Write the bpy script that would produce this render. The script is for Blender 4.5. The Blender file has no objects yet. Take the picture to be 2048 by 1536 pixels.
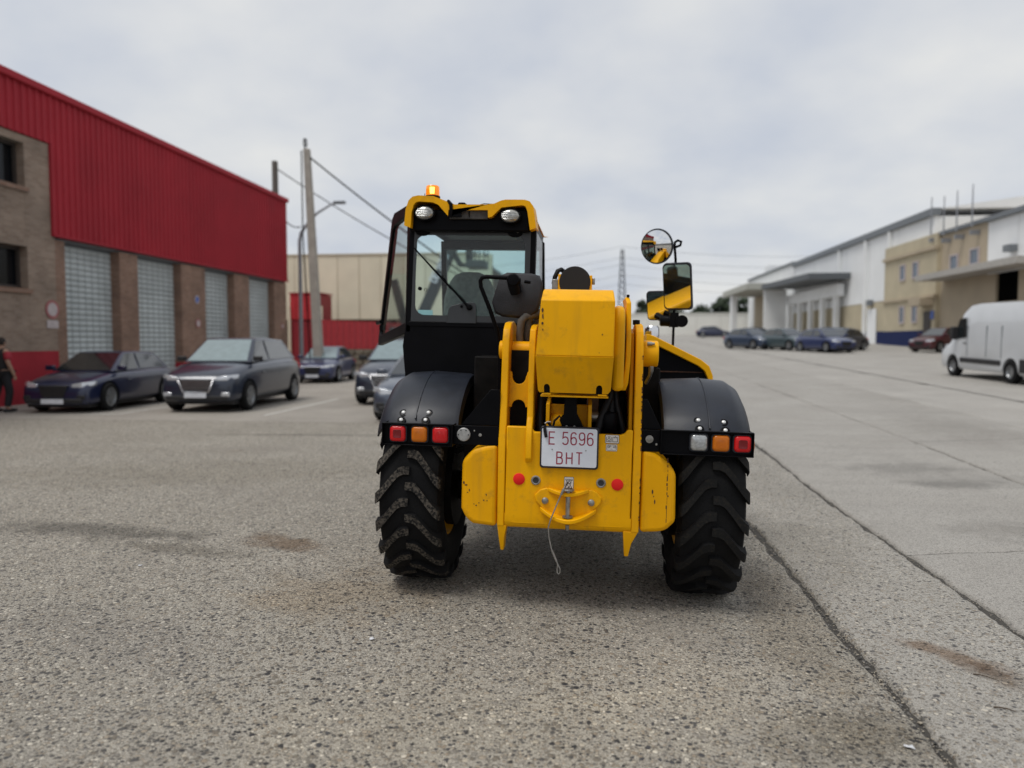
import bpy, bmesh, math, random
from math import radians as rad, sin, cos, pi, sqrt, atan2
from mathutils import Vector, Matrix
random.seed(7)
sc = bpy.context.scene
col = sc.collection

# ------------------------------------------------------------------ camera
cam_d = bpy.data.cameras.new('camera')
cam = bpy.data.objects.new('camera', cam_d); col.objects.link(cam)
cam.location = (0, 0, 1.66)
cam.rotation_euler = (rad(90 - 3.24), 0, math.atan(163 / 1500))
cam_d.sensor_width = 36; cam_d.lens = 1500 / 2048 * 36
cam_d.clip_start = 0.05; cam_d.clip_end = 3000
cam_d.dof.use_dof = True; cam_d.dof.focus_distance = 4.45; cam_d.dof.aperture_fstop = 1.08
sc.camera = cam

# ------------------------------------------------------------------ sky, sun, exposure
SUN_EL, SUN_AZ = 66, 228        # azimuth from +Y, clockwise: high, behind the camera and to the left
world = bpy.data.worlds.new('World'); sc.world = world; world.use_nodes = True
nt = world.node_tree; nt.nodes.clear()
def wn(t, **k):
    n = nt.nodes.new(t)
    for a, b in k.items(): setattr(n, a, b)
    return n
out = wn('ShaderNodeOutputWorld'); bg = wn('ShaderNodeBackground'); bg.inputs['Strength'].default_value = 0.1
sky = wn('ShaderNodeTexSky', sky_type='NISHITA', sun_disc=False)
sky.sun_elevation = rad(SUN_EL); sky.sun_rotation = rad(SUN_AZ); sky.air_density = 1.2; sky.dust_density = 2.0
tc = wn('ShaderNodeTexCoord'); sep = wn('ShaderNodeSeparateXYZ'); nt.links.new(tc.outputs['Generated'], sep.inputs[0])
def wm(op, a, b):
    n = wn('ShaderNodeMath', operation=op)
    for i, v in enumerate((a, b)):
        if isinstance(v, (int, float)): n.inputs[i].default_value = v
        else: nt.links.new(v, n.inputs[i])
    return n.outputs[0]
zz = wm('ADD', wm('MAXIMUM', sep.outputs[2], 0.0), 0.34)
comb = wn('ShaderNodeCombineXYZ')
nt.links.new(wm('DIVIDE', sep.outputs[0], zz), comb.inputs[0]); nt.links.new(wm('DIVIDE', sep.outputs[1], zz), comb.inputs[1])
no = wn('ShaderNodeTexNoise'); no.inputs['Scale'].default_value = 2.3; no.inputs['Detail'].default_value = 5; no.inputs['Roughness'].default_value = 0.48
nt.links.new(comb.outputs[0], no.inputs['Vector'])
ramp = wn('ShaderNodeValToRGB'); nt.links.new(no.outputs['Fac'], ramp.inputs[0])
e = ramp.color_ramp.elements
e[0].position = 0.30; e[0].color = (0.55, 0.595, 0.685, 1)
e[1].position = 0.72; e[1].color = (0.82, 0.82, 0.805, 1)
sc10 = wn('ShaderNodeMix', data_type='RGBA', blend_type='MULTIPLY'); sc10.inputs[0].default_value = 1
nt.links.new(ramp.outputs[0], sc10.inputs[6]); sc10.inputs[7].default_value = (10, 10, 10, 1)
mx = wn('ShaderNodeMix', data_type='RGBA'); mx.inputs[0].default_value = 0.92
nt.links.new(sky.outputs[0], mx.inputs[6]); nt.links.new(sc10.outputs[2], mx.inputs[7])
nt.links.new(mx.outputs[2], bg.inputs[0]); nt.links.new(bg.outputs[0], out.inputs[0])
sun_d = bpy.data.lights.new('sun', 'SUN'); sun_d.energy = 2.0; sun_d.angle = rad(24); sun_d.color = (1, 0.97, 0.92)
sun = bpy.data.objects.new('sun', sun_d); col.objects.link(sun)
sdir = Vector((sin(rad(SUN_AZ)) * cos(rad(SUN_EL)), cos(rad(SUN_AZ)) * cos(rad(SUN_EL)), sin(rad(SUN_EL))))
sun.rotation_euler = sdir.to_track_quat('Z', 'Y').to_euler()
sun.location = sdir * 60
sc.view_settings.view_transform = 'Standard'; sc.view_settings.look = 'None'
sc.view_settings.exposure = 0.0; sc.view_settings.gamma = 1
sc.cycles.max_bounces = 8; sc.cycles.transparent_max_bounces = 16
sc.cycles.use_denoising = True

# ------------------------------------------------------------------ materials
MATS = {}
def new_mat(name):
    m = bpy.data.materials.new(name); m.use_nodes = True
    return m, m.node_tree, m.node_tree.nodes['Principled BSDF']
def lk(t, a, b): t.links.new(a, b)
def mat(name, c, rough=0.5, metal=0.0, var=0.12, scale=6.0, bump=0.0, bscale=80.0, coat=0.0, spec=0.5, emit=None, es=0.0, rnd=0.0):
    """plain surface with procedural tone and roughness variation"""
    if name in MATS: return MATS[name]
    m, t, p = new_mat(name)
    p.inputs['Metallic'].default_value = metal; p.inputs['Roughness'].default_value = rough
    p.inputs['Specular IOR Level'].default_value = spec; p.inputs['Coat Weight'].default_value = coat
    p.inputs['Coat Roughness'].default_value = 0.08
    co = t.nodes.new('ShaderNodeTexCoord')
    n = t.nodes.new('ShaderNodeTexNoise'); n.inputs['Scale'].default_value = scale; n.inputs['Detail'].default_value = 6
    lk(t, co.outputs['Object'], n.inputs['Vector'])
    r = t.nodes.new('ShaderNodeValToRGB'); lk(t, n.outputs['Fac'], r.inputs[0])
    r.color_ramp.elements[0].position = 0.3; r.color_ramp.elements[1].position = 0.7
    r.color_ramp.elements[0].color = tuple(v * (1 - var) for v in c) + (1,)
    r.color_ramp.elements[1].color = tuple(min(1, v * (1 + var)) for v in c) + (1,)
    cout = r.outputs[0]
    if rnd:
        oi = t.nodes.new('ShaderNodeObjectInfo'); m1 = t.nodes.new('ShaderNodeMapRange'); lk(t, oi.outputs['Random'], m1.inputs[0]); m1.inputs[3].default_value = 1 - rnd; m1.inputs[4].default_value = 1 + rnd
        m2 = t.nodes.new('ShaderNodeMix'); m2.data_type = 'RGBA'; m2.blend_type = 'MULTIPLY'; m2.inputs[0].default_value = 1; lk(t, cout, m2.inputs[6]); lk(t, m1.outputs[0], m2.inputs[7]); cout = m2.outputs[2]
    lk(t, cout, p.inputs['Base Color'])
    mr = t.nodes.new('ShaderNodeMapRange'); lk(t, n.outputs['Fac'], mr.inputs[0])
    mr.inputs[3].default_value = max(0.01, rough * 0.85); mr.inputs[4].default_value = min(1, rough * 1.2)
    lk(t, mr.outputs[0], p.inputs['Roughness'])
    if bump:
        n2 = t.nodes.new('ShaderNodeTexNoise'); n2.inputs['Scale'].default_value = bscale; n2.inputs['Detail'].default_value = 4
        lk(t, co.outputs['Object'], n2.inputs['Vector'])
        b = t.nodes.new('ShaderNodeBump'); b.inputs['Strength'].default_value = bump; b.inputs['Distance'].default_value = 0.01
        lk(t, n2.outputs['Fac'], b.inputs['Height']); lk(t, b.outputs[0], p.inputs['Normal'])
    if emit:
        p.inputs['Emission Color'].default_value = emit + (1,); p.inputs['Emission Strength'].default_value = es
    MATS[name] = m; return m

def paint_worn(name, c, dirt, chip, chip_at=0.735, rough=0.38):
    m, t, p = new_mat(name)
    co = t.nodes.new('ShaderNodeTexCoord')
    def noise(s, d=5, ro=0.55):
        n = t.nodes.new('ShaderNodeTexNoise'); n.inputs['Scale'].default_value = s; n.inputs['Detail'].default_value = d; n.inputs['Roughness'].default_value = ro
        lk(t, co.outputs['Object'], n.inputs['Vector']); return n.outputs['Fac']
    def ramp2(f, a, b):
        r = t.nodes.new('ShaderNodeMapRange'); lk(t, f, r.inputs[0]); r.inputs[1].default_value = a; r.inputs[2].default_value = b; return r.outputs[0]
    def mix(f, a, b):
        n = t.nodes.new('ShaderNodeMix'); n.data_type = 'RGBA'; lk(t, f, n.inputs[0])
        for i, v in ((6, a), (7, b)):
            if isinstance(v, tuple): n.inputs[i].default_value = v + (1,)
            else: lk(t, v, n.inputs[i])
        return n.outputs[2]
    base = mix(ramp2(noise(2.2), 0.3, 0.7), tuple(v * 0.9 for v in c), tuple(min(1, v * 1.06) for v in c))
    d = mix(ramp2(noise(9, 8, 0.7), 0.56, 0.85), base, dirt)
    mp = t.nodes.new('ShaderNodeMapping'); mp.inputs['Scale'].default_value = (16, 16, 1.6); lk(t, co.outputs['Object'], mp.inputs[0])
    sn = t.nodes.new('ShaderNodeTexNoise'); sn.inputs['Scale'].default_value = 1; sn.inputs['Detail'].default_value = 6; lk(t, mp.outputs[0], sn.inputs['Vector'])
    sm = t.nodes.new('ShaderNodeMath'); sm.operation = 'MULTIPLY'; sm.inputs[1].default_value = .35; lk(t, ramp2(sn.outputs['Fac'], .52, .8), sm.inputs[0])
    d = mix(sm.outputs[0], d, dirt)
    f = mix(ramp2(noise(26, 6, 0.6), chip_at, chip_at + 0.015), d, chip)
    lk(t, f, p.inputs['Base Color']); p.inputs['Specular IOR Level'].default_value = 0.16
    rr = t.nodes.new('ShaderNodeMapRange'); lk(t, noise(7, 6), rr.inputs[0]); rr.inputs[3].default_value = rough * 0.7; rr.inputs[4].default_value = rough * 1.5
    lk(t, rr.outputs[0], p.inputs['Roughness'])
    b = t.nodes.new('ShaderNodeBump'); b.inputs['Strength'].default_value = 0.06; b.inputs['Distance'].default_value = 0.004
    lk(t, noise(45, 3), b.inputs['Height']); lk(t, b.outputs[0], p.inputs['Normal'])
    MATS[name] = m; return m

def glass(name, tint, refl=0.9, rough=0.0):
    m, t, p = new_mat(name); t.nodes.remove(p)
    o = [n for n in t.nodes if n.type == 'OUTPUT_MATERIAL'][0]
    tr = t.nodes.new('ShaderNodeBsdfTransparent'); tr.inputs[0].default_value = tint + (1,)
    gl = t.nodes.new('ShaderNodeBsdfGlossy'); gl.inputs['Roughness'].default_value = rough; gl.inputs[0].default_value = (refl, refl, refl, 1)
    fr = t.nodes.new('ShaderNodeFresnel'); fr.inputs[0].default_value = 1.5
    ge = t.nodes.new('ShaderNodeNewGeometry'); iv = t.nodes.new('ShaderNodeMath'); iv.operation = 'SUBTRACT'; iv.inputs[0].default_value = 1; lk(t, ge.outputs['Backfacing'], iv.inputs[1])
    fm = t.nodes.new('ShaderNodeMath'); fm.operation = 'MULTIPLY'; lk(t, fr.outputs[0], fm.inputs[0]); lk(t, iv.outputs[0], fm.inputs[1])
    mx = t.nodes.new('ShaderNodeMixShader'); lk(t, fm.outputs[0], mx.inputs[0]); lk(t, tr.outputs[0], mx.inputs[1]); lk(t, gl.outputs[0], mx.inputs[2])
    df = t.nodes.new('ShaderNodeBsdfDiffuse'); df.inputs[0].default_value = (0.30, 0.31, 0.30, 1)      # film of dust
    n = t.nodes.new('ShaderNodeTexNoise'); n.inputs['Scale'].default_value = 3; n.inputs['Detail'].default_value = 8
    co = t.nodes.new('ShaderNodeTexCoord'); lk(t, co.outputs['Object'], n.inputs['Vector'])
    mr = t.nodes.new('ShaderNodeMapRange'); lk(t, n.outputs['Fac'], mr.inputs[0]); mr.inputs[1].default_value = 0.35; mr.inputs[2].default_value = 0.8
    mr.inputs[3].default_value = 0.01; mr.inputs[4].default_value = 0.07
    m2 = t.nodes.new('ShaderNodeMixShader'); lk(t, mr.outputs[0], m2.inputs[0]); lk(t, mx.outputs[0], m2.inputs[1]); lk(t, df.outputs[0], m2.inputs[2])
    lk(t, m2.outputs[0], o.inputs[0]); MATS[name] = m; return m

YEL = paint_worn('yellow_paint', (0.83, 0.40, 0.0005), (0.42, 0.21, 0.02), (0.05, 0.02, 0.01), chip_at=0.79)
YEL2 = paint_worn('yellow_paint_scuffed', (0.81, 0.385, 0.0005), (0.38, 0.19, 0.025), (0.06, 0.022, 0.012), chip_at=0.735, rough=0.45)
BLK = mat('black_paint', (0.003, 0.003, 0.004), 0.4, var=0.3, scale=5, spec=0.08)
PLA = mat('black_plastic', (0.010, 0.013, 0.021), 0.42, var=0.3, scale=9, bump=0.08, bscale=220, spec=0.45)
MIRB = mat('mirror_back_plastic', (0.013, 0.013, 0.016), 0.6, var=0.5, scale=14, bump=0.25, bscale=160)
DARK = mat('dark_greasy_metal', (0.007, 0.0065, 0.0065), 0.55, var=0.5, scale=12, spec=0.08)
HOSE = mat('black_rubber_hose', (0.009, 0.009, 0.010), 0.5, var=0.3, spec=0.2)
SLEEVE = mat('grey_hose_sleeve', (0.10, 0.095, 0.085), 0.85, var=0.4, scale=20, bump=0.3, bscale=90)
STEEL = mat('worn_steel', (0.30, 0.29, 0.27), 0.4, metal=0.8, var=0.35, scale=30)
CHROME = mat('chrome', (0.75, 0.75, 0.76), 0.12, metal=1.0, var=0.05)
RUBBER = mat('tyre_rubber', (0.007, 0.007, 0.0075), 0.8, var=0.4, scale=8, bump=0.25, bscale=60, spec=0.2)
REDL = mat('red_lens', (0.55, 0.010, 0.012), 0.25, var=0.1, coat=0.15, spec=.3)
REDD = mat('red_lens_dark', (0.16, 0.005, 0.008), 0.25, var=0.1)
AMBL = mat('amber_lens', (0.52, 0.135, 0.004), 0.25, var=0.1, coat=0.15, spec=.3)
CLRL = mat('clear_lens', (0.42, 0.43, 0.43), 0.15, metal=0.5, var=0.25, scale=60)
REFR = mat('red_reflector', (0.78, 0.022, 0.018), 0.5, var=0.05, spec=.15)
WHT = mat('plate_white', (0.66, 0.69, 0.75), 0.4, var=0.05, scale=20)
STK = mat('sticker_white', (0.66, 0.62, 0.57), 0.45, var=0.06)
TRED = mat('plate_letter_red', (0.30, 0.03, 0.06), 0.45, var=0.1)
INK = mat('ink_black', (0.02, 0.02, 0.02), 0.5, var=0.1)
CHIP = mat('bare_rust', (0.07, 0.028, 0.014), 0.8, var=0.5, scale=40)
MIRROR = mat('mirror_glass', (0.82, 0.83, 0.84), 0.015, metal=1.0, var=0.02)
GLS = glass('tinted_cab_glass', (0.87, 0.97, 0.975))
GLD = glass('tinted_door_glass', (0.85, 0.93, 0.925), .6)
SEATM = mat('seat_fabric', (0.13, 0.14, 0.125), 0.9, var=0.25, scale=30, bump=0.2, bscale=200)
TRIM = mat('cab_trim_grey', (0.05, 0.055, 0.06), 0.6, var=0.2)
AQUA = mat('aqua_sticker', (0.28, 0.55, 0.58), 0.5, var=0.05)

def dusty_tread(amount):
    name = 'tread_top_dusty_%d' % int(amount * 100)
    m, t, p = new_mat(name); co = t.nodes.new('ShaderNodeTexCoord')
    n = t.nodes.new('ShaderNodeTexNoise'); n.inputs['Scale'].default_value = 55; n.inputs['Detail'].default_value = 8; n.inputs['Roughness'].default_value = 0.7
    lk(t, co.outputs['Object'], n.inputs['Vector'])
    r = t.nodes.new('ShaderNodeValToRGB'); lk(t, n.outputs['Fac'], r.inputs[0])
    r.color_ramp.elements[0].position = 0.5 - 0.12 * amount; r.color_ramp.elements[0].color = (0.011, 0.011, 0.011, 1)
    r.color_ramp.elements[1].position = 0.62 - 0.08 * amount
    k = 0.012 + 0.17 * amount
    r.color_ramp.elements[1].color = (k, k * 0.87, k * 0.72, 1)
    lk(t, r.outputs[0], p.inputs['Base Color']); p.inputs['Roughness'].default_value = 0.85; p.inputs['Specular IOR Level'].default_value = 0.2
    b = t.nodes.new('ShaderNodeBump'); b.inputs['Strength'].default_value = 0.5; b.inputs['Distance'].default_value = 0.006
    lk(t, n.outputs['Fac'], b.inputs['Height']); lk(t, b.outputs[0], p.inputs['Normal'])
    return m

# ------------------------------------------------------------------ mesh helpers
class MB:
    def __init__(s): s.v = []; s.f = []; s.m = []; s.cur = 0
    def add(s, vs, fs):
        o = len(s.v); s.v += [tuple(v) for v in vs]
        for f in fs: s.f.append([o + i for i in f]); s.m.append(s.cur)
        return s
    def box(s, x0, x1, y0, y1, z0, z1):
        return s.add([(x, y, z) for x in (x0, x1) for y in (y0, y1) for z in (z0, z1)],
                     [(0, 1, 3, 2), (4, 6, 7, 5), (0, 4, 5, 1), (2, 3, 7, 6), (0, 2, 6, 4), (1, 5, 7, 3)])
    def prism(s, pts, a0, a1, axis='y'):
        n = len(pts)
        def P(p, a): return (a, p[0], p[1]) if axis == 'x' else (p[0], a, p[1]) if axis == 'y' else (p[0], p[1], a)
        return s.add([P(p, a0) for p in pts] + [P(p, a1) for p in pts],
                     [tuple(range(n)), tuple(range(2 * n - 1, n - 1, -1))] + [(i, (i + 1) % n, n + (i + 1) % n, n + i) for i in range(n)])
    def loft(s, rings, caps=True):
        n = len(rings[0]); vs = [p for r in rings for p in r]; fs = []
        for k in range(len(rings) - 1):
            for i in range(n): fs.append((k * n + i, k * n + (i + 1) % n, (k + 1) * n + (i + 1) % n, (k + 1) * n + i))
        if caps: fs += [tuple(range(n)), tuple(range((len(rings) - 1) * n, len(rings) * n))]
        return s.add(vs, fs)
    def tube(s, path, r, n=8):
        P = [Vector(p) for p in path]; R = r if isinstance(r, (list, tuple)) else [r] * len(P); rings = []; up = None
        for i, p in enumerate(P):
            d = (P[min(i + 1, len(P) - 1)] - P[max(i - 1, 0)]).normalized()
            if up is None: up = d.orthogonal().normalized()
            up = (up - d * up.dot(d)); up = up.normalized() if up.length > 1e-6 else d.orthogonal().normalized()
            sd = d.cross(up)
            rings.append([p + (up * cos(2 * pi * k / n) + sd * sin(2 * pi * k / n)) * R[i] for k in range(n)])
        return s.loft(rings)
    def lathe(s, prof, c, ax='y', n=24, ea=1.0, eb=1.0, caps=True):
        """prof: (radius, offset along axis); ea, eb squash the circle"""
        rings = []
        for r, h in prof:
            ring = []
            for k in range(n):
                a, b = r * cos(2 * pi * k / n) * ea, r * sin(2 * pi * k / n) * eb
                o = (h, a, b) if ax == 'x' else (a, h, b) if ax == 'y' else (a, b, h)
                ring.append((c[0] + o[0], c[1] + o[1], c[2] + o[2]))
            rings.append(ring)
        return s.loft(rings, caps)
    def ribbon(s, pts, w, y, closed=False):
        """flat mitred stroke in the xz plane at y"""
        n = len(pts); L = []; Rr = []
        for i in range(n):
            a = Vector(pts[(i - 1) % n] if closed or i else pts[0]); b = Vector(pts[i]); c = Vector(pts[(i + 1) % n] if closed or i < n - 1 else pts[-1])
            d0 = (b - a); d1 = (c - b)
            if d0.length < 1e-9: d0 = d1
            if d1.length < 1e-9: d1 = d0
            d0.normalize(); d1.normalize()
            n0 = Vector((-d0.y, d0.x)); n1 = Vector((-d1.y, d1.x)); m = n0 + n1
            m = n0 if m.length < 1e-4 else m.normalized()
            k = 1 / max(0.5, m.dot(n0))
            L.append(b + m * k * w / 2); Rr.append(b - m * k * w / 2)
        vs = [(p.x, y, p.y) for p in L] + [(p.x, y, p.y) for p in Rr]
        return s.add(vs, [(i, (i + 1) % n, n + (i + 1) % n, n + i) for i in range(n if closed else n - 1)])
    def build(s, name, mats, parent=None, bevel=0.0, seg=2, angle=38, loc=None, bang=30, recalc=True):
        me = bpy.data.meshes.new(name); me.from_pydata(s.v, [], s.f)
        mats = mats if isinstance(mats, (list, tuple)) else [mats]
        for m in mats: me.materials.append(m)
        me.polygons.foreach_set('material_index', s.m)
        if recalc:
            bm = bmesh.new(); bm.from_mesh(me); bmesh.ops.recalc_face_normals(bm, faces=bm.faces); bm.to_mesh(me); bm.free()
        me.shade_smooth(); me.set_sharp_from_angle(angle=rad(angle))
        o = bpy.data.objects.new(name, me); col.objects.link(o); o.parent = parent
        if loc: o.location = loc
        if bevel:
            b = o.modifiers.new('bevel', 'BEVEL'); b.width = bevel; b.segments = seg; b.limit_method = 'ANGLE'; b.angle_limit = rad(bang); b.harden_normals = False
        return o

def tag(o, label=None, cat=None, group=None, kind=None):
    for k, v in (('label', label), ('category', cat), ('group', group), ('kind', kind)):
        if v: o[k] = v
    return o
def empty(name, loc=(0, 0, 0), rz=0.0):
    o = bpy.data.objects.new(name, None); col.objects.link(o); o.location = loc; o.rotation_euler = (0, 0, rz); o.empty_display_size = 0.2
    return o
def copy_tree(o, parent=None):
    c = o.copy(); col.objects.link(c); c.parent = parent
    for ch in list(o.children): copy_tree(ch, c)
    return c
def rrect(x0, x1, z0, z1, r, n=5):
    pts = []
    for cx, cz, a0 in ((x1 - r, z1 - r, 0), (x0 + r, z1 - r, 90), (x0 + r, z0 + r, 180), (x1 - r, z0 + r, 270)):
        for k in range(n + 1):
            a = rad(a0 + 90 * k / n); pts.append((cx + r * cos(a), cz + r * sin(a)))
    return pts
def ring_prism(mb, outer, inner, a0, a1):
    n = len(outer); vs = []
    for a in (a0, a1):
        vs += [(p[0], a, p[1]) for p in outer] + [(p[0], a, p[1]) for p in inner]
    fs = []
    for i in range(n):
        j = (i + 1) % n
        fs += [(i, j, n + j, n + i), (2 * n + i, 3 * n + i, 3 * n + j, 2 * n + j), (i, 2 * n + i, 2 * n + j, j), (n + i, n + j, 3 * n + j, 3 * n + i)]
    return mb.add(vs, fs)
SIX = [(.48, .84), (.40, .96), (.26, 1), (.12, .96), (.03, .82), (.01, .6), (.01, .3), (.04, .12), (.14, .02), (.26, 0), (.38, .02), (.47, .12), (.5, .3), (.47, .47), (.38, .57), (.26, .6), (.13, .56), (.03, .44)]
GLY = {'E': [[(.5, 1), (0, 1), (0, 0), (.5, 0)], [(.04, .53), (.43, .53)]],
       '5': [[(.48, 1), (.07, 1), (.03, .53), (.13, .6), (.27, .63), (.4, .58), (.48, .46), (.5, .3), (.46, .12), (.36, .02), (.24, 0), (.1, .04), (.01, .15)]],
       '6': [SIX], '9': [[(.51 - x, 1 - y) for x, y in SIX]],
       'B': [[(.3, .54), (.42, .6), (.46, .76), (.43, .93), (.3, 1), (0, 1), (0, 0), (.32, 0), (.46, .07), (.51, .27), (.46, .46), (.3, .54)], [(.04, .54), (.3, .54)]],
       'H': [[(0, 0), (0, 1)], [(.5, 0), (.5, 1)], [(.04, .52), (.46, .52)]], 'T': [[(0, 1), (.54, 1)], [(.27, .96), (.27, 0)]],
       'O': [[(.25, 1), (.08, .92), (0, .7), (0, .3), (.08, .08), (.25, 0), (.42, .08), (.5, .3), (.5, .7), (.42, .92), (.25, 1)]],
       'P': [[(0, 0), (0, 1), (.32, 1), (.47, .93), (.5, .75), (.47, .56), (.32, .48), (.04, .48)]],
       '4': [[(.4, 0), (.4, 1), (0, .3), (.54, .3)]], 'D': [[(0, 0), (0, 1), (.28, 1), (.45, .88), (.5, .5), (.45, .12), (.28, 0), (0, 0)]],
       'M': [[(0, 0), (0, 1), (.3, .35), (.6, 1), (.6, 0)]], 'A': [[(0, 0), (.27, 1), (.54, 0)], [(.1, .33), (.44, .33)]],
       'Q': [[(.25, 1), (.08, .92), (0, .7), (0, .3), (.08, .08), (.25, 0), (.42, .08), (.5, .3), (.5, .7), (.42, .92), (.25, 1)], [(.3, .22), (.54, -.05)]],
       '-': [[(.08, .5), (.4, .5)]], ' ': []}
def text(mb, s, x, z, y, h, w, gap=.2, wid=1.0):
    cx = x
    for ch in s:
        for k, st in enumerate(GLY[ch]):
            mb.ribbon([(cx + p[0] * h * wid, z + p[1] * h) for p in st], w, y - 0.0002 * k)
        cx += ((.22 if ch == ' ' else .6 if ch == 'M' else .5) + gap) * h * wid
    return cx

# ------------------------------------------------------------------ ground
def S(t): t = max(0., min(1., t)); return t * t * (3 - 2 * t)
def g(x, y):
    rise = 0.0235 * max(0., min(y, 140.) - 8.) * S((x + 4) / 8)
    cross = -0.0227 * max(-1.7, min(1.9, x + 0.23)) * (1 - S((y - 7) / 6))
    return rise + cross

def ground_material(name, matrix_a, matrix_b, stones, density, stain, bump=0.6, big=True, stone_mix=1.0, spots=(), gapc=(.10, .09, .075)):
    m, t, p = new_mat(name)
    co = t.nodes.new('ShaderNodeTexCoord'); vec = co.outputs['Object']
    def noise(s, d=5, ro=0.55, v=None):
        n = t.nodes.new('ShaderNodeTexNoise'); n.inputs['Scale'].default_value = s; n.inputs['Detail'].default_value = d; n.inputs['Roughness'].default_value = ro
        lk(t, v or vec, n.inputs['Vector']); return n
    def mr(f, a, b, c=0., d=1.):
        r = t.nodes.new('ShaderNodeMapRange'); lk(t, f, r.inputs[0])
        for i, v in ((1, a), (2, b), (3, c), (4, d)): r.inputs[i].default_value = v
        return r.outputs[0]
    def ma(op, a, b):
        n = t.nodes.new('ShaderNodeMath'); n.operation = op
        for i, v in enumerate((a, b)):
            if isinstance(v, (int, float)): n.inputs[i].default_value = v
            else: lk(t, v, n.inputs[i])
        return n.outputs[0]
    def mix(f, a, b, mode='MIX'):
        n = t.nodes.new('ShaderNodeMix'); n.data_type = 'RGBA'; n.blend_type = mode
        if isinstance(f, float): n.inputs[0].default_value = f
        else: lk(t, f, n.inputs[0])
        for i, v in ((6, a), (7, b)):
            if isinstance(v, tuple): n.inputs[i].default_value = v + (1,)
            else: lk(t, v, n.inputs[i])
        return n.outputs[2]
    # warp so that the stones are not perfect cells
    wv = noise(30, 2); sub = t.nodes.new('ShaderNodeVectorMath'); sub.operation = 'MULTIPLY_ADD'
    lk(t, wv.outputs['Color'], sub.inputs[0]); sub.inputs[1].default_value = (.012, .012, .012); lk(t, vec, sub.inputs[2])
    base = mix(mr(noise(0.7, 6, 0.6).outputs['Fac'], .3, .7), matrix_a, matrix_b)
    base = mix(mr(noise(150, 5, 0.8).outputs['Fac'], .36, .58), mix(1.0, base, (.38, .38, .38), 'MULTIPLY'), base)
    height = noise(110, 5, 0.7).outputs['Fac']
    for sc_, keep, rad_, wgt in ((110, density * .8, .44, .5), (60, density, .50, 1.), (33, density * .5, .44, 1.5)) if big else ((120, density * .7, .42, .4), (60, density, .44, .7)):
        v = t.nodes.new('ShaderNodeTexVoronoi'); v.inputs['Scale'].default_value = sc_; lk(t, sub.outputs[0], v.inputs['Vector'])
        sepc = t.nodes.new('ShaderNodeSeparateColor'); lk(t, v.outputs['Color'], sepc.inputs[0])
        on = mr(sepc.outputs[0], 1 - keep, 1 - keep + .02)
        rr = mr(sepc.outputs[1], 0, 1, rad_ * .6, rad_ * 1.15)      # stone size differs from cell to cell
        d = ma('DIVIDE', v.outputs['Distance'], rr)
        msk = ma('MULTIPLY', mr(d, .85, 1.0, 1., 0.), on)
        gap = ma('MULTIPLY', ma('MULTIPLY', mr(d, 1.0, 1.45, .75, 0.), on), stone_mix)   # crevice shade and dirt painted as a dark ring around each stone
        cr = t.nodes.new('ShaderNodeValToRGB'); lk(t, sepc.outputs[2], cr.inputs[0]); cr.color_ramp.interpolation = 'CONSTANT'
        while len(cr.color_ramp.elements) < len(stones): cr.color_ramp.elements.new(0.5)
        for i, c in enumerate(stones):
            cr.color_ramp.elements[i].position = i / len(stones); cr.color_ramp.elements[i].color = c + (1,)
        ms = ma('MULTIPLY', msk, stone_mix) if stone_mix < 1 else msk
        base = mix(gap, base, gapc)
        base = mix(ms, base, cr.outputs[0])
        dome = mr(d, 0., 1., wgt, 0.)
        height = ma('ADD', height, ma('MULTIPLY', dome, on))
    # dark broad stains and a little rust
    st = mr(noise(0.33, 7, 0.62).outputs['Fac'], .54, .74)
    base = mix(ma('MULTIPLY', st, .55), base, stain)
    rs = mr(noise(0.8, 6, 0.6).outputs['Fac'], .66, .78)
    base = mix(ma('MULTIPLY', rs, .28), base, (.16, .10, .06))
    for sx, sy, rx, ry, an, cc, stg in spots:          # oil, rust and dried mud, each with its own place and ragged edge
        mp = t.nodes.new('ShaderNodeMapping'); mp.vector_type = 'TEXTURE'; lk(t, vec, mp.inputs[0])
        mp.inputs['Location'].default_value = (sx, sy, 0); mp.inputs['Rotation'].default_value = (0, 0, rad(an)); mp.inputs['Scale'].default_value = (rx, ry, 100)
        ln = t.nodes.new('ShaderNodeVectorMath'); ln.operation = 'LENGTH'; lk(t, mp.outputs[0], ln.inputs[0])
        dd = ma('ADD', ln.outputs['Value'], mr(noise(3.5, 8, .68).outputs['Fac'], .3, .7, -.55, .55))
        base = mix(ma('MULTIPLY', mr(dd, .45, 1.15, 1., 0.), stg), base, mix(1.0, base, cc, 'MULTIPLY'))
    lk(t, base, p.inputs['Base Color'])
    p.inputs['Roughness'].default_value = 0.82; p.inputs['Specular IOR Level'].default_value = 0.3
    b = t.nodes.new('ShaderNodeBump'); b.inputs['Strength'].default_value = bump; b.inputs['Distance'].default_value = 0.012
    lk(t, height, b.inputs['Height']); lk(t, b.outputs[0], p.inputs['Normal'])
    MATS[name] = m; return m
STONES = [(.045, .044, .046), (.20, .175, .14), (.46, .41, .33), (.10, .095, .09), (.36, .31, .245), (.26, .24, .21), (.62, .57, .48), (.07, .07, .075), (.40, .37, .32), (.30, .25, .19)]
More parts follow.
